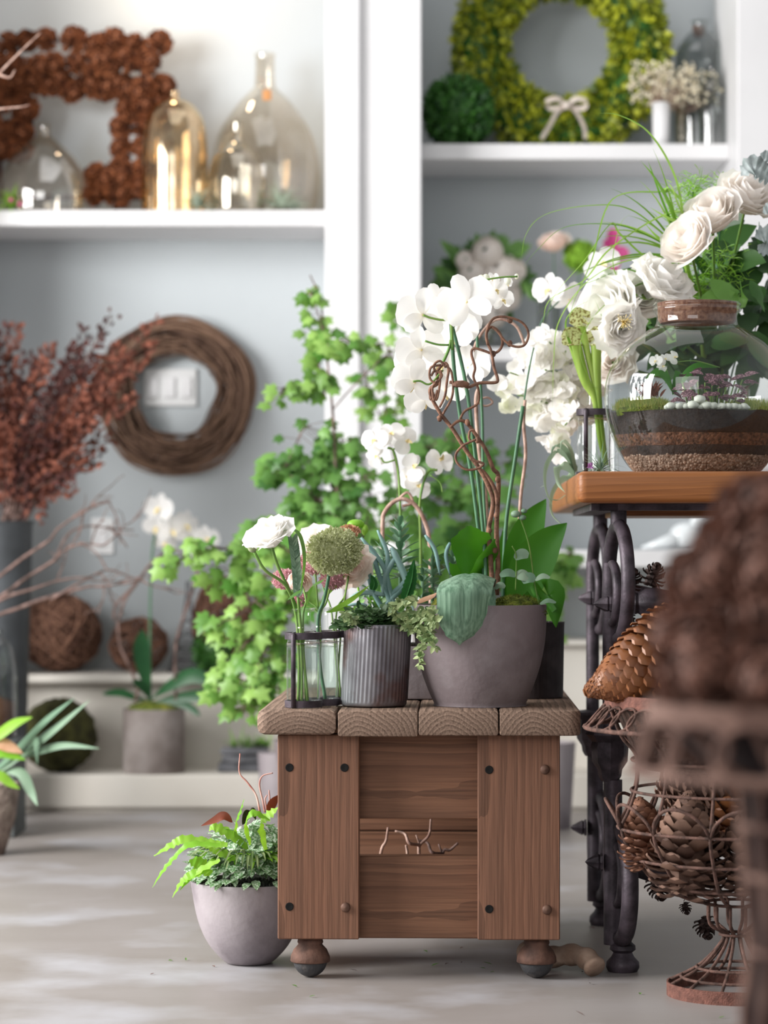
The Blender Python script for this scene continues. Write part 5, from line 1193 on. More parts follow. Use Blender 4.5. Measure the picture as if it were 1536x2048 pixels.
for ly in (.15, .80):
    m = MB(); m.tube([V((.09, ly, .703)), V((1.35, ly, .703))], .0155, 14); m.tube([V((.09, ly, .2)), V((1.35, ly, .2))], .014, 12)
    for s, x in ((1, .108), (-1, 1.33)):
        m.lathe([(.016, 0), (.022, .008), (.020, .014), (.029, .028), (.031, .045), (.026, .07), (.022, .088), (.0265, .096), (.0265, .104), (.016, .108)], (x, ly, .703), 24, axis=(s, 0, 0), fn=lambda a, z: 1 + .06 * math.cos(6*a))
        m.lathe([(.014, 0), (.022, .014), (.029, .035), (.024, .06), (.014, .085)], (x, ly, .2), 24, axis=(s, 0, 0), fn=lambda a, z: 1 + .06 * math.cos(6*a))
    m.build('cross_bar', iron, tb, local=True, cut=40)
m = MB(); m.tube([V((.07, .16, .41)), V((.07, .81, .41))], .011, 10); m.build('side_bar', iron, tb, local=True)
ZTB = .951
# hanging cones on wires
for k, (px, py, rp, D, lab) in enumerate(((1262, 1158, 26, 5.32, 'reddish small pine cone hanging behind the front table leg'), (1308, 1148, 27, 5.36, 'small dark pine cone standing above the iron cross bar'), (1258, 1238, 15, 5.34, 'smallest dark pine cone just under the iron cross bar'), (1318, 1248, 18, 5.36, 'small brown pine cone tucked below the cross bar collar'),
                                         (1318, 1778, 27, 5.3, 'dark pine cone hanging on wire under the wire urn bowl'), (1372, 1818, 13, 5.2, 'tiny pine cone dangling on a thin wire above the floor'), (1412, 1858, 24, 5.2, 'dark pine cone hanging beside the wire urn stem'))):
    c = P(px, py, D); t = thing('hanging_pine_cone', c, lab, 'pine cone', 'small pine cones wired to the table')
    d = V((.3, -.3, -1 if k not in (0, 1) else .8)); inst('cone', cone_small, TM(c - d.normalized() * .018 * rp * D / F / .02, d, rp * D / F / .021), t)
    if k > 1:
        q = c - d.normalized() * .015; zt_ = .69 if k < 4 else .186; m = MB(); m.tube(spl([q, q + V((.01, 0, .02)), V((c.x + (.01), 5.2 if k < 4 else 5.2, zt_))], 5), .0007, 4); m.build('wire', rustdark, t)
    else:
        m = MB(); m.tube(spl([c + V((0, 0, -.01)), V((c.x, 5.22, .722))], 4), .0008, 4); m.build('wire', rustdark, t)

# ------------------------------------------------------------------ terrarium
D = 5.34; c = V((X(1394, D), D, ZTB + .001)); t = thing('terrarium_jar', c, 'large round corked glass terrarium jar on the table', 'terrarium')
jp = smooth_prof([(0, .001), (.10, .0), (.128, .010), (.158, .055), (.1765, .11), (.181, .158), (.172, .205), (.140, .252), (.100, .282), (.083, .292), (.079, .308), (.082, .318), (.0865, .322), (.0865, .326), (.0835, .329), (.0865, .333), (.084, .338)], 5)
m = MB(); m.lathe(jp, c, 96, close=False); m.build('glass', jarm, t)
def jr(z):
    for (r0, z0), (r1, z1) in zip(jp, jp[1:]):
        if z0 <= z <= z1 and z1 > z0: return r0 + (r1 - r0) * (z - z0) / (z1 - z0)
    return .17
m = MB(); m.lathe([(.072, .298), (.0765, .306), (.0775, .338), (.0, .339)], c, 48); m.build('cork_lid', corkm, t, cut=30)
def layer(name, z0, z1, mt, amp=.003):
    m = MB(); n = 90; zs = [z0 + (z1 - z0) * i / 5 for i in range(6)]; vs = []; fs = []
    for i, z in enumerate(zs):
        for j in range(n):
            a = 2*PI*j/n; zz = z + (amp * noise.noise(V((math.cos(a)*3, math.sin(a)*3, z0*50))) if i == 5 else (amp * noise.noise(V((math.cos(a)*3, math.sin(a)*3, (z0)*50 ))) * 0)); r = jr(zz) - .0035; vs.append(c + V((r*math.cos(a), r*math.sin(a), zz)))
    for i in range(5):
        for j in range(n): fs.append((i*n+j, i*n+(j+1) % n, (i+1)*n+(j+1) % n, (i+1)*n+j))
    fs.append(tuple(5*n + j for j in range(n))); fs.append(tuple(range(n))[::-1]); m.add(vs, fs); return m.build(name, mt, t, cut=50)
vor = M('pea_gravel', '#a58f80', '#6a5648', rough=.9, ns=90, bump=1, bs=110, lo=.4, hi=.6)
LZ = 0
layer('gravel_layer', .002, .036, vor); layer('charcoal_layer', .036, .054, M('charcoal', '#2a2626', '#3a3432', rough=.95, ns=60, bump=.6, bs=150)); layer('bark_layer', .054, .078, M('brown_bark_mix', '#7a5440', '#3d2a22', rough=.95, ns=140, bump=.8, bs=200)); layer('soil_layer', .078, .120, M('black_soil', '#1e1714', '#2c211b', rough=.95, ns=80, bump=.5, bs=150))
m = MB(); r_ = random.Random(101)
for k in range(700):   # gravel beads against the glass
    a = r_.uniform(PI, 2*PI); z = r_.uniform(.008, .038) ; r = jr(z) - .006; m.sphere(c + V((r*math.cos(a), r*math.sin(a), z)), r_.uniform(.0025, .0042), 6, 4)
tag(m.build('gravel_beads', M('gravel_bead', '#b59c8b', '#6d584b', isl=1, rough=.85), t), kind='stuff')
m = MB(); 
for cx_, cy_, s in ((-.105, -.05, 1.0), (.10, .0, 1.0), (.0, .07, 1.1), (-.06, .03, .8)):
    m.sphere(c + V((cx_, cy_, .118)), .06 * s, 22, 14, (1, .9, .36), .2, 40)
m.build('moss', mossm, t)
m = MB()
for k in range(2600):
    cx_, cy_ = ((-.105, -.05), (.10, 0.), (-.115, -.03))[k % 3]; a = r_.uniform(0, 6.28); q = .058 * math.sqrt(r_.random()); p = c + V((cx_ + q*math.cos(a), cy_ + q*math.sin(a)*.9, .118 + .019 * math.sqrt(max(0, 1 - (q/.06)**2))))
    if (p - c).xy.length > jr(p.z - c.z) - .012: continue
    m.blade(p, V((r_.uniform(-.4, .4), r_.uniform(-.4, .4), 1)), V((0, 1, 0)), r_.uniform(.010, .020), .0016, .4, 'grass', 2, 1, 0)
m.build('moss_grass', M('moss_blade', '#8aa446', '#c4c070', isl=1, trans=.3), t)
for k, (px, py, s) in enumerate(((1342, 816, 10), (1358, 815, 9), (1372, 818, 8), (1386, 812, 12), (1400, 802, 11), (1402, 817, 7), (1413, 808, 11), (1426, 815, 10), (1438, 818, 8), (1445, 812, 9), (1456, 820, 9), (1468, 815, 9), (1478, 822, 8), (1488, 818, 9), (1494, 810, 6), (1335, 812, 7))):
    Dp = 5.34 - .135 + .00006 * (px - 1394) ** 2 * .02; r0 = s * Dp / F; p = P(px, py, Dp); p.z = ZTB + .1225 + r0 * .75 + (.012 if k in (4,) else 0); m = MB(); m.sphere(p, r0, 12, 8, (1.1, .9, .75), .25, 60 + k)
    tag(m.build('white_pebble', pebw), 'small rounded white pebble in the row inside the terrarium', 'pebble', 'white pebbles inside the terrarium')
t2 = thing('fittonia_plant', c + V((.02, -.05, .12)), 'purple pink-veined fittonia plant inside the terrarium', 'plant'); m = MB()
for k in range(46):
    px = r_.uniform(1345, 1500); py = r_.uniform(738, 800) + abs(px - 1420) * .18; p = P(px, py, 5.26 + r_.uniform(-.05, .05)); m.blade(p, V((r_.uniform(-1, 1), r_.uniform(-1, .2), r_.uniform(-.2, .6))), V((0, -.6, 1)), r_.uniform(.022, .04), r_.uniform(.014, .02), .7, 'leaf', 5, 2, .2)
m.build('leaves', fitp, t2); m = MB()
for k in range(9): m.tube([c + V((.02 + .01*k - .04, -.05, .12)), P(1365 + 15*k, 765 - 3 * (k % 3), 5.27)], .0014, 5)
m.build('stems', stemm, t2)
t2 = thing('mini_orchid', c + V((-.06, 0, .12)), 'tiny white orchid with a green leaf inside the terrarium', 'plant')
for k, (px, py, s, f) in enumerate(((1312, 722, 15, (-.6, -1, .2)), (1330, 718, 13, (0, -1, .4)), (1348, 715, 16, (.6, -1, .5)), (1325, 732, 13, (0, -1, -.3)))): orchid(t2, P(px, py, 5.30), V(f), s * 5.3 / F, k, .6 * k)
m = MB(); ptube(m, [(1350, 790), (1340, 760), (1330, 730), (1400, 725), (1440, 738)][:3], 5.32, .0013); ptube(m, [(1345, 725), (1390, 722), (1440, 735)], 5.33, .0012); m.build('stem', stemm, t2)
m = MB(); lf(m, [(1345, 785), (1330, 755), (1315, 745), (1290, 758)], 5.3, 12, V((0, .5, 1))); lf(m, [(1350, 785), (1370, 750), (1400, 730), (1440, 735)], 5.34, 10, V((0, .5, 1))); lf(m, [(1345, 790), (1355, 755), (1350, 740)], 5.3, 9, V((1, .2, 0))); m.build('leaf', orcleaf2, t2)
m = MB()
for k in range(26): m.blade(P(r_.uniform(1285, 1320), 795, 5.28), V((r_.uniform(-.6, .6), -.3, 1)), V((0, -1, .2)), r_.uniform(.02, .04), .005, .9, 'leaf', 4)
tag(m.build('tiny_fern', rustl), 'rusty brown little fern tuft inside the left of the terrarium', 'plant')

# ------------------------------------------------------------------ table rack with pitcher plant
c1 = V((X(1187, 5.56), 5.56, ZTB + .001)); q_ = rack(c1, (.35, .94, 0), 2, 'dark iron bottle rack on the table left of the terrarium', [.0, .0], ['front clear bottle in the table rack, holding the pitcher plant', 'rear clear bottle in the table rack behind the pitcher plant'], 'glass bottles in the rack on the table', .072)
def pitcher(q, ws, lab, hood):
    t = thing('pitcher_plant_leaf', q_[0] + V((0, 0, .01)), lab, 'cut stem', 'pitcher plant leaves in the table rack'); m = MB()
    pts = spl([P(x, y, 5.55) for x, y in q] , 8)[::-1]; N_ = len(pts) - 1; W = [(ws[0] + (ws[1] - ws[0]) * (i / N_) ** 1.4) * 5.55 / F for i in range(N_ + 1)]; m.tube(pts, W, 12, cap=False); m.build('tube', pitm, t)
    e = pts[-1]; m = MB(); m.blade(e + V((0, .008, -.002)), V((hood[0], -.35, hood[1])), V((0, -1, .3)), .052, .046, 1.1, 'round', 6, 6, .3, .12, g=V((-.5, -1, 0))); m.torus(e, W[-1], .0018, (0, 0, 1), 20, 6); m.build('hood', pith, t)
pitm = M('pitcher_green', '#b2c866', '#7fa23c', rough=.4, ns=40, st=(1, 1, .1), trans=.35, tc='#b8d840')
pith = M('pitcher_hood', '#dfe3a8', '#8a7a3c', rough=.5, ns=190, lo=.5, hi=.6, trans=.35)
pitcher([(1150, 690), (1170, 760), (1190, 800), (1200, 880), (1212, 930)], (3.5, 13), 'pitcher plant tube with the lowest netted hood, leaning left', (-.3, 1))
pitcher([(1163, 652), (1178, 720), (1196, 800), (1205, 880), (1214, 930)], (3, 8), 'slim pitcher plant tube with the highest yellow hood', (-.1, 1))
pitcher([(1192, 690), (1194, 760), (1200, 830), (1212, 930)], (5, 11), 'widest plain green pitcher plant tube', (.3, 1))
# air plants on table edge
t = thing('air_plant', V((X(1195, 5.3), 5.3, ZTB)), 'fine-leaved green air plant on the table corner before the bottle', 'air plant'); m = MB(); r_ = random.Random(111); c = V((X(1200, 5.25), 5.25, ZTB + .004))
for k in range(60):
    a = r_.uniform(0, 6.28); el = r_.uniform(.15, 1.45); s_ = r_.uniform(.035, .075); m.blade(c, V((math.cos(a)*math.cos(el), math.sin(a)*math.cos(el), math.sin(el))), V((0, 0, 1)), s_, .0032, r_.uniform(.8, 2.4) * (1.3 - el * .5), 'grass', 8, 2, .4)
m.build('leaves', greym, t)
m = MB()
for k in range(14): m.blade(P(1180, 934, 5.22), rv(1, r_) + V((0, 0, .8)), V((0, -1, 0)), .010, .004, .3, 'leaf', 3)
m.build('purple_flower', M('purple_floret', '#9a5fa0', '#c08cc4', isl=1, trans=.2), t)
t = thing('curly_air_plant', V((X(1130, 5.65), 5.65, ZTB)), 'pale air plant with long leaves curling over the table edge', 'air plant'); m = MB()
for q, w_ in (([(1150, 940), (1120, 905), (1095, 930), (1092, 975), (1108, 1020)], 8), ([(1148, 945), (1125, 960), (1105, 990), (1106, 1030), (1140, 1062)], 7), ([(1150, 945), (1118, 930), (1118, 965), (1130, 985)], 10), ([(1150, 940), (1130, 900), (1110, 890), (1100, 920)], 7), ([(1090, 970), (1085, 972), (1080, 975)], 2), ([(1130, 990), (1112, 1000), (1085, 990)], 2), ([(1150, 945), (1140, 900), (1125, 880), (1120, 905)], 6)):
    lf(m, q, 5.60, w_, V((.6, .8, .3)), n=7, fold=.5, D2=5.45, pr='grass')
m.build('leaves', M('silver_leaf', '#b9cdb0', '#8aa588', isl=1, trans=.25), t)

# ------------------------------------------------------------------ bouquet on the table
D = 5.78; cv = V((X(1430, D), D, ZTB + .001)); o = vessel('glass_vase', 1430, D, ZTB + .001, [(0, 0), (.06, 0), (.07, .02), (.075, .2), (.07, .2), (.065, .02), (0, .012)], glassm, 'clear glass vase of the large white bouquet, hidden behind the terrarium', 'vase')
inn = cv + V((0, 0, .02))
def cutf(kind, mt, px, py, rp, face, lab, d=5.6, seed=0, name='peony', grp=None):
    p = P(px, py, d); v_ = V(face).normalized(); b_ = p - v_ * rp * d / F * .6; sp_ = [b_ + (inn + V((0, 0, .2)) - b_) * .45 + V((0, .03, -.01)), inn + V((R.uniform(-.03, .03), R.uniform(-.03, .03), .18)), inn + V((R.uniform(-.02, .02), R.uniform(-.02, .02), 0))]
    return flower(name, kind, mt, p, v_, (1.4 if kind == 'rose' else 1.5) * rp * d / F, lab, 'cut flower', grp, stem=sp_, seed=seed, stem_r=.003, sm=stemm)
cutf('peony', petalw, 1222, 620, 62, (-.7, -.6, .15), 'largest white peony nearest the pitcher plant in the bouquet', 5.55, 11)
cutf('peony', petalw, 1240, 655, 40, (.3, -1, -.3), 'white peony showing yellow stamens just left of the jar neck', 5.5, 12)
cutf('peony', petalw, 1325, 565, 52, (.4, -.5, .6), 'white ruffled peony right above the terrarium cork', 5.5, 13)
cutf('peony', petalw, 1285, 590, 42, (.1, -1, .1), 'white peony between the largest one and the one above the cork', 5.58, 14)
cutf('rose', petalc, 1378, 482, 46, (-.5, -.5, .35), 'lowest left of the blush garden roses in the bouquet', 5.5, 15, 'garden_rose')
cutf('rose', petalc, 1425, 430, 48, (-.4, -.6, .6), 'middle blush garden rose in the diagonal row', 5.55, 16, 'garden_rose')
cutf('rose', petalc, 1495, 395, 46, (.3, -.6, .6), 'highest right blush garden rose below the silver leaf', 5.6, 17, 'garden_rose')
cutf('peony', petalc, 1225, 725, 36, (-.2, -.8, .2), 'cream flower low between the pitcher tubes and the terrarium', 5.68, 18, 'cream_flower')
m = MB()
for k in range(40): m.tube([P(1248, 645, 5.45), P(1248, 645, 5.45) + V((r_.uniform(-.015, .015), -.02, r_.uniform(-.015, .015)))], .0005, 3); m.sphere(m.v[-2], .0012, 5, 4)
tag(m.build('stamens', lipm), 'yellow stamens at the heart of the white peony by the jar neck', 'stamens')
t = thing('bouquet_foliage', inn, 'dark green leaves filling the bouquet behind the terrarium cork', 'foliage'); m = MB(); r_ = random.Random(121); st = MB()
for k in range(150):
    px = r_.uniform(1300, 1575); py = r_.uniform(470, 720)
    if py < 900 - .26 * px * 1.0 + 0 and px < 1380: continue
    if px < 1400 and py < 560: continue
    p = P(px, py, 5.72 + r_.uniform(-.06, .14)); m.blade(p, V((r_.uniform(-1, 1), r_.uniform(-.8, .3), r_.uniform(-1, .6))), V((r_.uniform(-.5, .5), -1, .6)), r_.uniform(.06, .11), r_.uniform(.035, .06), r_.uniform(0, 1), 'leaf', 6, 2, .2)
    if k % 5 == 0: st.tube(spl([p, (p + inn) / 2 + V((0, .03, .05)), inn + V((0, 0, .02))], 4), .0022, 5)
m.build('leaves', M('bouquet_leaf', '#1d3a18', '#3f6a2a', isl=1, rough=.5, trans=.15), t); st.build('stems', stemd, t)
m = MB()
for k in range(14):
    p = P(r_.uniform(1270, 1330), r_.uniform(620, 690), 5.75); m.blade(p, V((r_.uniform(-1, 1), -.3, r_.uniform(-1, .5))), V((0, -1, .5)), .07, .045, .5, 'leaf', 6)
for q, w_ in (([(1420, 560), (1450, 580), (1480, 600), (1480, 560)], 24), ([(1400, 600), (1440, 590), (1470, 585)], 20), ([(1500, 560), (1520, 590), (1530, 625)], 16)): lf(m, q, 5.6, w_, V((0, .4, 1)), ruf=.08)
m.build('bright_leaves', ivyd, t)
t = thing('feathery_greens', inn, 'feathery bright lime greens beside the blush roses', 'foliage'); m = MB(); st = MB()
for (px, py, sx, sy, n) in ((1385, 385, 30, 32, 260), (1350, 430, 20, 30, 120), (1445, 365, 22, 12, 80), (1430, 540, 50, 45, 330), (1390, 580, 30, 25, 120)):
    for k in range(n):
        p = P(px + r_.gauss(0, sx * .6), py + r_.gauss(0, sy * .6), 5.66); d = rv(1, r_); m.blade(p, d, perp(d), r_.uniform(.015, .035), .0016, .8, 'grass', 4, 1, 0)
    st.tube(spl([P(px, py, 5.66), (P(px, py, 5.66) + inn) / 2 + V((0, .05, .05)), inn], 5), .002, 5)
m.build('fronds', limem, t); st.build('stems', stemd, t)
t = thing('grass_bunch', inn, 'spray of long arching green grass blades fanning left from the bouquet', 'grass'); m = MB()
root_ = (1385, 560)
for q, w_ in (([(1370, 480), (1350, 360), (1300, 270), (1240, 232), (1195, 226)], 5), ([(1360, 500), (1340, 420), (1310, 360), (1282, 322)], 8), ([(1350, 470), (1322, 400), (1305, 350), (1296, 322)], 5), ([(1360, 400), (1335, 380), (1320, 385), (1225, 400), (1185, 520), (1150, 600), (1135, 650)], 5), ([(1380, 520), (1290, 470), (1225, 450), (1130, 455), (1075, 500), (1045, 535)], 3), ([(1340, 480), (1260, 420), (1180, 412), (1090, 430), (1052, 470), (1042, 530)], 3),
              ([(1385, 530), (1300, 520), (1240, 470), (1220, 450), (1170, 520), (1110, 590), (1090, 650)], 4), ([(1380, 420), (1310, 440), (1220, 500), (1170, 560), (1100, 600), (1085, 655)], 6), ([(1350, 540), (1270, 520), (1180, 560), (1120, 640), (1108, 720), (1105, 820)], 4), ([(1380, 450), (1340, 440), (1300, 415)], 6), ([(1370, 500), (1320, 480), (1288, 445)], 6), ([(1380, 540), (1300, 600), (1240, 560), (1225, 520), (1240, 450), (1262, 425)], 3),
              ([(1370, 560), (1280, 570), (1200, 620), (1160, 700), (1200, 800)], 3), ([(1200, 810), (1170, 760), (1130, 660), (1145, 620), (1180, 600)], 6), ([(1360, 560), (1300, 560), (1230, 600), (1210, 640), (1190, 600)], 4), ([(1400, 480), (1360, 420), (1345, 380), (1335, 365)], 4), ([(1300, 560), (1250, 540), (1180, 565), (1130, 580), (1060, 640)], 3)):
    lf(m, q, 5.58, w_ * 1.35, V((.4, .8, .3)), n=8, fold=.4, pr='grass', D2=5.5)
for k in range(10):
    m.blade(P(1365, 520, 5.65), V((r_.uniform(-1, -.1), -.3, r_.uniform(.1, 1))), V((0, -1, .5)), r_.uniform(.15, .28), .006, r_.uniform(.6, 1.6), 'grass', 10, 2, .3)
m.tube(spl([P(1370, 520, 5.6), P(1400, 650, 5.7), inn], 6), .006, 6)
m.build('blades', M('grass_blade', '#6a9f2c', '#b0d465', isl=1, trans=.35, rough=.4), t)
t = thing('dusty_miller', inn, 'silver-grey lobed leaf at the top right above the roses', 'foliage'); m = MB(); silv = M('felt_silver_leaf', '#b6bfbf', '#8f9a98', rough=.8, ns=60, trans=.15)
for q, w_ in (([(1560, 360), (1530, 345), (1505, 335), (1482, 352)], 26), ([(1560, 330), (1540, 315), (1520, 308)], 14), ([(1560, 480), (1530, 470), (1510, 475)], 18), ([(1570, 430), (1545, 420), (1525, 425)], 16), ([(1560, 500), (1530, 500), (1515, 490)], 14)):
    lf(m, q, 5.5, w_, V((.3, .4, 1)), n=9, fold=.2, ruf=.22, pr='strap')
m.build('leaves', silv, t); m = MB(); ptube(m, [(1565, 350), (1550, 500), (1500, 700)], 5.62, .0015, D2=5.75); m.build('stem', silv, t)
# sweet pea bunch in a small vase
D = 5.88; o = vessel('glass_vase', 1172, D, ZTB + .001, [(0, 0), (.03, 0), (.035, .06), (.02, .1), (.022, .12), (.018, .12), (0, .01)], glassm, 'small clear glass vase behind the table bottle rack', 'vase')
r_ = random.Random(131)
def spea(m, p, d, S):
    for k in range(4):
        a = k * 1.6 + r_.uniform(0, 1); q = perp(d); w_ = d.cross(q); e = (d * .5 + q * math.cos(a) + w_ * math.sin(a)).normalized(); m.blade(p, e, d, S, S * 1.15, -.4 if k % 2 else .7, 'petal', 5, 4, .35, .16, g=-d)
for k, (x0, y0, x1, y1, n) in enumerate(((1055, 690, 1110, 720, 7), (1020, 745, 1090, 770, 8), (1085, 670, 1130, 720, 7), (1035, 790, 1100, 800, 8), (1075, 840, 1130, 850, 8), (1100, 890, 1140, 870, 7), (1130, 700, 1160, 760, 7), (1120, 770, 1160, 800, 8), (1150, 730, 1180, 760, 6), (1090, 740, 1130, 750, 8), (1070, 800, 1120, 810, 8), (1130, 850, 1160, 820, 6))):
    t = thing('sweet_pea_stem', V((X(1172, D), D, ZTB + .02)), 'frilly white sweet pea stem drooping left of the pitcher plant', 'cut flower', 'white sweet peas beside the pitcher plant')
    a = P(x0, y0, D - .12 + r_.uniform(-.04, .06)); b_ = P(x1, y1, D - .05)
    st = MB(); pts = spl([a, b_, P(1165, 800, D), V((X(1172, D), D, ZTB + .11)), V((X(1172, D), D, ZTB + .012))], 6); st.tube(pts, .0018, 5); st.build('stem', stemm, t)
    n += 3
    for j in range(n):
        m = MB(); u = j / max(1, n - 1) * 1.1; p = a.lerp(b_, u) + rv(.03, r_); spea(m, p, (rv(1, r_) + V((-.3, -1, .1))).normalized(), r_.uniform(.022, .032)); m.build('blossom', petalg if r_.random() < .2 else petalw, t)

rustfore = M('grey_rust', '#8d6f63', '#5d443c', rough=.9, ns=30)
# ------------------------------------------------------------------ wire urns
def wire_urn(c, label, rim, neck, bowl, stem, basr, zs, mt, nr=12, wr=.0032, loops=34, wdir=1):
    t = thing('wire_urn', c, label, 'urn')
    zb0, zb1, zw = zs['band0'], zs['band1'], zs['wire']
    m = MB(); m.lathe([(rim[0], zb0), (rim[0], zb1), (rim[0] - .003, zb1), (rim[0] - .003, zb0), (rim[0], zb0)], c, 72, close=False); m.build('rim_band', rustband if mt is rust else mt, t, cut=40)
    m = MB(); m.torus(c + V((0, 0, zw)), rim[1], wr * 1.3, (0, 0, 1), 80, 8); m.build('rim_wire', mt, t)
    m = MB(); r0, r1 = rim[0], rim[1]
    for k in range(loops):
        a0 = 2*PI*k/loops; pts = []
        for i in range(18):
            b_ = 2*PI*i/18; u = .5 + .5*math.cos(b_); a = a0 + math.sin(b_) * (2*PI/loops) * .62; r = r1 + (r0 - r1) * u; z = zw + (zb0 + .004 - zw) * u; pts.append(c + V((r*math.cos(a), r*math.sin(a), z)))
        m.tube(pts, wr * .75, 6, closed=True)
    m.build('rim_loops', mt, t)
    m = MB(); prof = [(rim[0] - .002, zb0)] + neck + bowl; ang = [2*PI*(k + .35)/nr for k in range(nr)]
    for a in ang:
        m.tube(spl([c + V((r*math.cos(a), r*math.sin(a), z)) for r, z in prof], 6), wr, 7)
    
    for r, z in zs['rings']: m.torus(c + V((0, 0, z)), r, wr * .9, (0, 0, 1), 64, 7)
    m.build('body_wires', mt, t)
    if 'arch' in zs:
        m = MB(); ra, za, ha, oa = zs['arch']
        for k in range(nr):
            a0, a1 = ang[k], ang[k] + 2*PI/nr; pts = []
            for i in range(15):
                u = i / 14; a = a0 + (a1 - a0) * u; s = math.sin(PI*u) ** .6; r = ra + oa * s; pts.append(c + V((r*math.cos(a), r*math.sin(a), za + ha * s)))
            m.tube(pts, wr, 7)
        m.build('body_arches', mt, t)
    m = MB()
    for k in range(nr):
        a = ang[k]; m.tube(spl([c + V((r*math.cos(a), r*math.sin(a), z)) for r, z in stem], 5), wr, 7)
    for r, z in zs['foot']: m.torus(c + V((0, 0, z)), r, wr * .9, (0, 0, 1), 56, 7)
    m.build('stem_wires', mt, t)
    m = MB(); m.lathe([(basr, 0), (basr, .024), (basr - .003, .024), (basr - .003, 0), (basr, 0)], c, 64, close=False); m.build('base_band', rustband if mt is rust else mt, t, cut=40)
    return t
D = 4.92; c = V((X(1473, D), D, 0))
wire_urn(c, 'rusty wire urn filled with large pine cones on the floor under the table', (.238, .274), [(.215, .47), (.188, .435), (.186, .385), (.20, .34), (.2145, .303)], [(.196, .262), (.15, .205), (.09, .175), (.052, .166)], [(.052, .166), (.05, .13), (.028, .115), (.022, .108), (.035, .085), (.07, .05), (.122, .022)], .126,
    {'band0': .521, 'band1': .545, 'wire': .484, 'rings': [(.189, .425), (.19, .37), (.2145, .303), (.187, .248), (.145, .2), (.055, .166)], 'arch': (.2145, .303, .05, .022), 'foot': [(.03, .110), (.072, .05), (.1, .033)]}, rust)
UC = c
def bigcone(nm, c_, d, s, me, lab, grp='large pine cones in the wire urn', spin=0):
    o = inst(nm, me, TM(c_, V(d), s, spin)); tag(o, lab, 'pine cone', grp); return o
bigcone('pine_cone', P(1375, 1790, 4.84), (.02, .03, 1), 1.18, cone_big[0], 'largest upright open pine cone at the front of the wire urn bowl')
bigcone('pine_cone', P(1300, 1735, 4.9), (-.15, .1, 1), .82, cone_big[1], 'grey-brown pine cone against the left side of the wire urn bowl', spin=1)
bigcone('pine_cone', P(1500, 1790, 4.84), (.05, .2, 1), 1.05, cone_big[2], 'pine cone in the right front of the wire urn bowl', spin=2)
bigcone('pine_cone', P(1470, 1690, 4.98), (.1, .0, 1), 1.1, cone_sugar, 'orange-brown tight pine cone behind the upright one in the urn', spin=2)
bigcone('pine_cone', P(1330, 1600, 4.98), (.5, -.2, .3), .7, cone_big[0], 'small dark pine cone at the left in the urn neck', spin=4)
bigcone('pine_cone', P(1560, 1730, 4.9), (.3, .1, 1), .95, cone_big[1], 'pine cone in the urn bowl closest to the right picture edge', spin=3)
bigcone('pine_cone', P(1400, 1580, 4.95), (.8, .2, .2), .8, cone_big[2], 'pine cone lying across the urn neck', spin=3)
m = MB(); lf(m, [(1330, 1495), (1400, 1490), (1440, 1500), (1480, 1490)], 4.9, 20, V((0, .6, 1))); 
bigcone('sugar_pine_cone', P(1445, 1275, 4.86), (-.92, -.1, -.36), 1.28, cone_sugar, 'big glossy brown pine cone heaped on the left rim of the urn', 'big pine cones heaped on the wire urn', 1)
bigcone('sugar_pine_cone', P(1400, 1385, 4.92), (.1, .1, .9), 1.1, cone_sugar, 'glossy brown pine cone heaped at the middle of the urn rim', 'big pine cones heaped on the wire urn', 2)
bigcone('sugar_pine_cone', P(1520, 1370, 4.86), (-.3, .2, .9), 1.2, cone_sugar, 'glossy brown pine cone heaped at the right of the urn rim', 'big pine cones heaped on the wire urn', 3)
bigcone('sugar_pine_cone', P(1420, 1380, 5.02), (.2, .1, 1), 1.15, cone_sugar, 'glossy brown pine cone at the back of the urn heap', 'big pine cones heaped on the wire urn', 4)
m = MB(); m.lathe([(0, .40), (.17, .41), (.20, .47), (.228, .535), (.224, .535), (.19, .465), (0, .405)], UC, 48); tag(m.build('urn_liner', M('coir_liner', '#4a342a', '#2e211b', rough=.95, ns=60, bump=1, bs=120)), 'dark coir liner inside the wire urn holding up the top cones', 'liner')

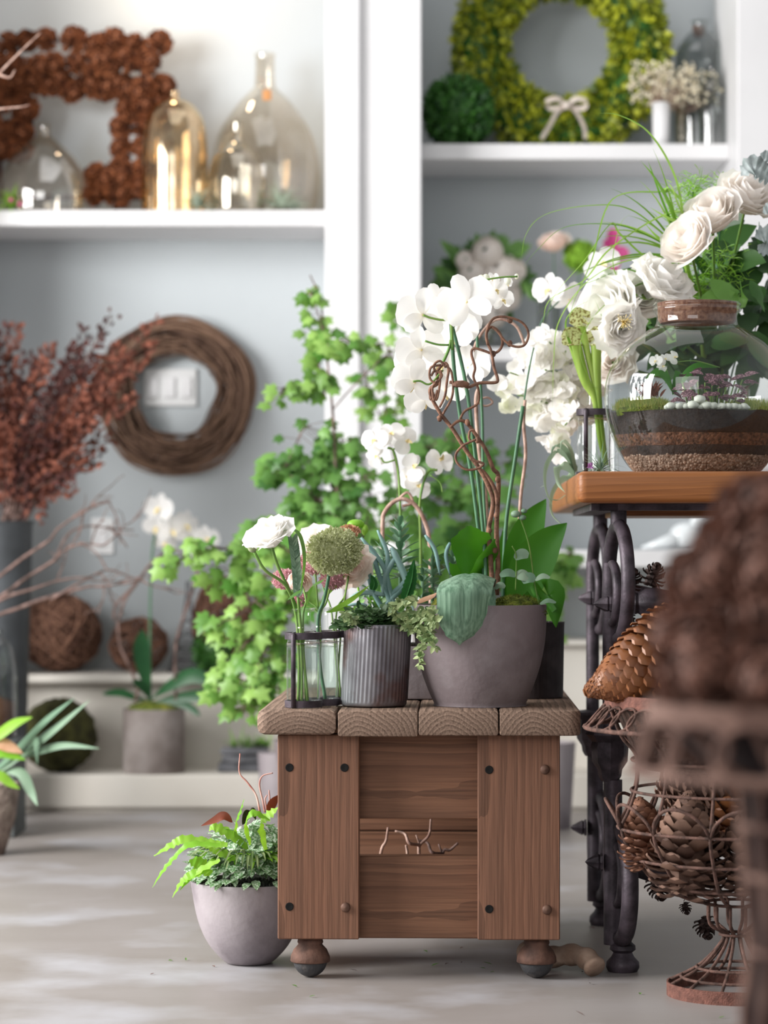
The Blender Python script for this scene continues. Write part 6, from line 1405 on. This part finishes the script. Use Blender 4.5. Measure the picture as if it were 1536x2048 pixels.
D = 2.4; c = V((X(1640, D), D, 0)); zf = lambda y: Z(y, D); rf = lambda r: r * D / F
wire_urn(c, 'blurred tall rusty wire urn heaped with pine cones close at the right edge', (rf(345), rf(375)), [(rf(250), zf(1520)), (rf(170), zf(1560)), (rf(158), zf(1650)), (rf(150), zf(1750))], [(rf(140), zf(1900)), (rf(155), zf(2050)), (rf(120), .28), (.04, .22)], [(.04, .22), (.03, .16), (.04, .08), (.085, .02)], .10,
    {'band0': zf(1445), 'band1': zf(1400), 'wire': zf(1540), 'rings': [(rf(170), zf(1560)), (rf(158), zf(1650)), (rf(150), zf(1750)), (rf(140), zf(1900)), (.05, .24)], 'foot': [(.04, .1), (.06, .05)]}, rustfore, 14, .004, 18)
FC = c
m = MB(); m.lathe([(0, .27), (rf(110), .30), (rf(148), zf(2050)), (rf(132), zf(1900)), (rf(142), zf(1750)), (rf(150), zf(1650)), (rf(162), zf(1565)), (rf(300), zf(1460)), (rf(335), zf(1405)), (rf(320), zf(1405)), (0, zf(1460))], FC, 60, fn=lambda a, z: 1 + .07 * noise.noise(V((4*math.cos(a), 4*math.sin(a), z*40)))); tag(m.build('urn_liner', M('dark_liner', '#3a2a2a', '#1b1315', rough=.95, ns=20, bump=1, bs=60)), 'dark dried moss liner inside the blurred foreground urn', 'liner')
r_ = random.Random(141); sp_ = [(1392, 1352, -1), (1460, 1360, -2), (1545, 1350, -3), (1385, 1262, 0), (1430, 1272, -1), (1520, 1262, -2), (1405, 1165, 0), (1470, 1180, -1), (1555, 1175, -2), (1470, 1095, 0), (1520, 1085, -1), (1515, 1030, 0), (1580, 1010, 0), (1610, 1100, -2), (1610, 1200, -3), (1620, 1330, -3), (1700, 1330, -2), (1690, 1220, -2), (1670, 1100, -1), (1650, 1010, 0), (1410, 1320, 2), (1480, 1230, 2), (1560, 1120, 2), (1760, 1300, -1), (1750, 1180, 0)]
for k, (px, py, d) in enumerate(sp_):
    dd = V((r_.uniform(-1, .6), -1 + r_.uniform(-.3, .3), r_.uniform(-.6, .8))).normalized(); o = inst('pine_cone', cone_fore[k % 2], TM(P(px, py, D + .03 * d) - dd * .03, dd, r_.uniform(.56, .7), r_.uniform(0, 6))); tag(o, 'blurred brown pine cone in the heap on the foreground urn', 'pine cone', 'pine cones heaped on the foreground urn')
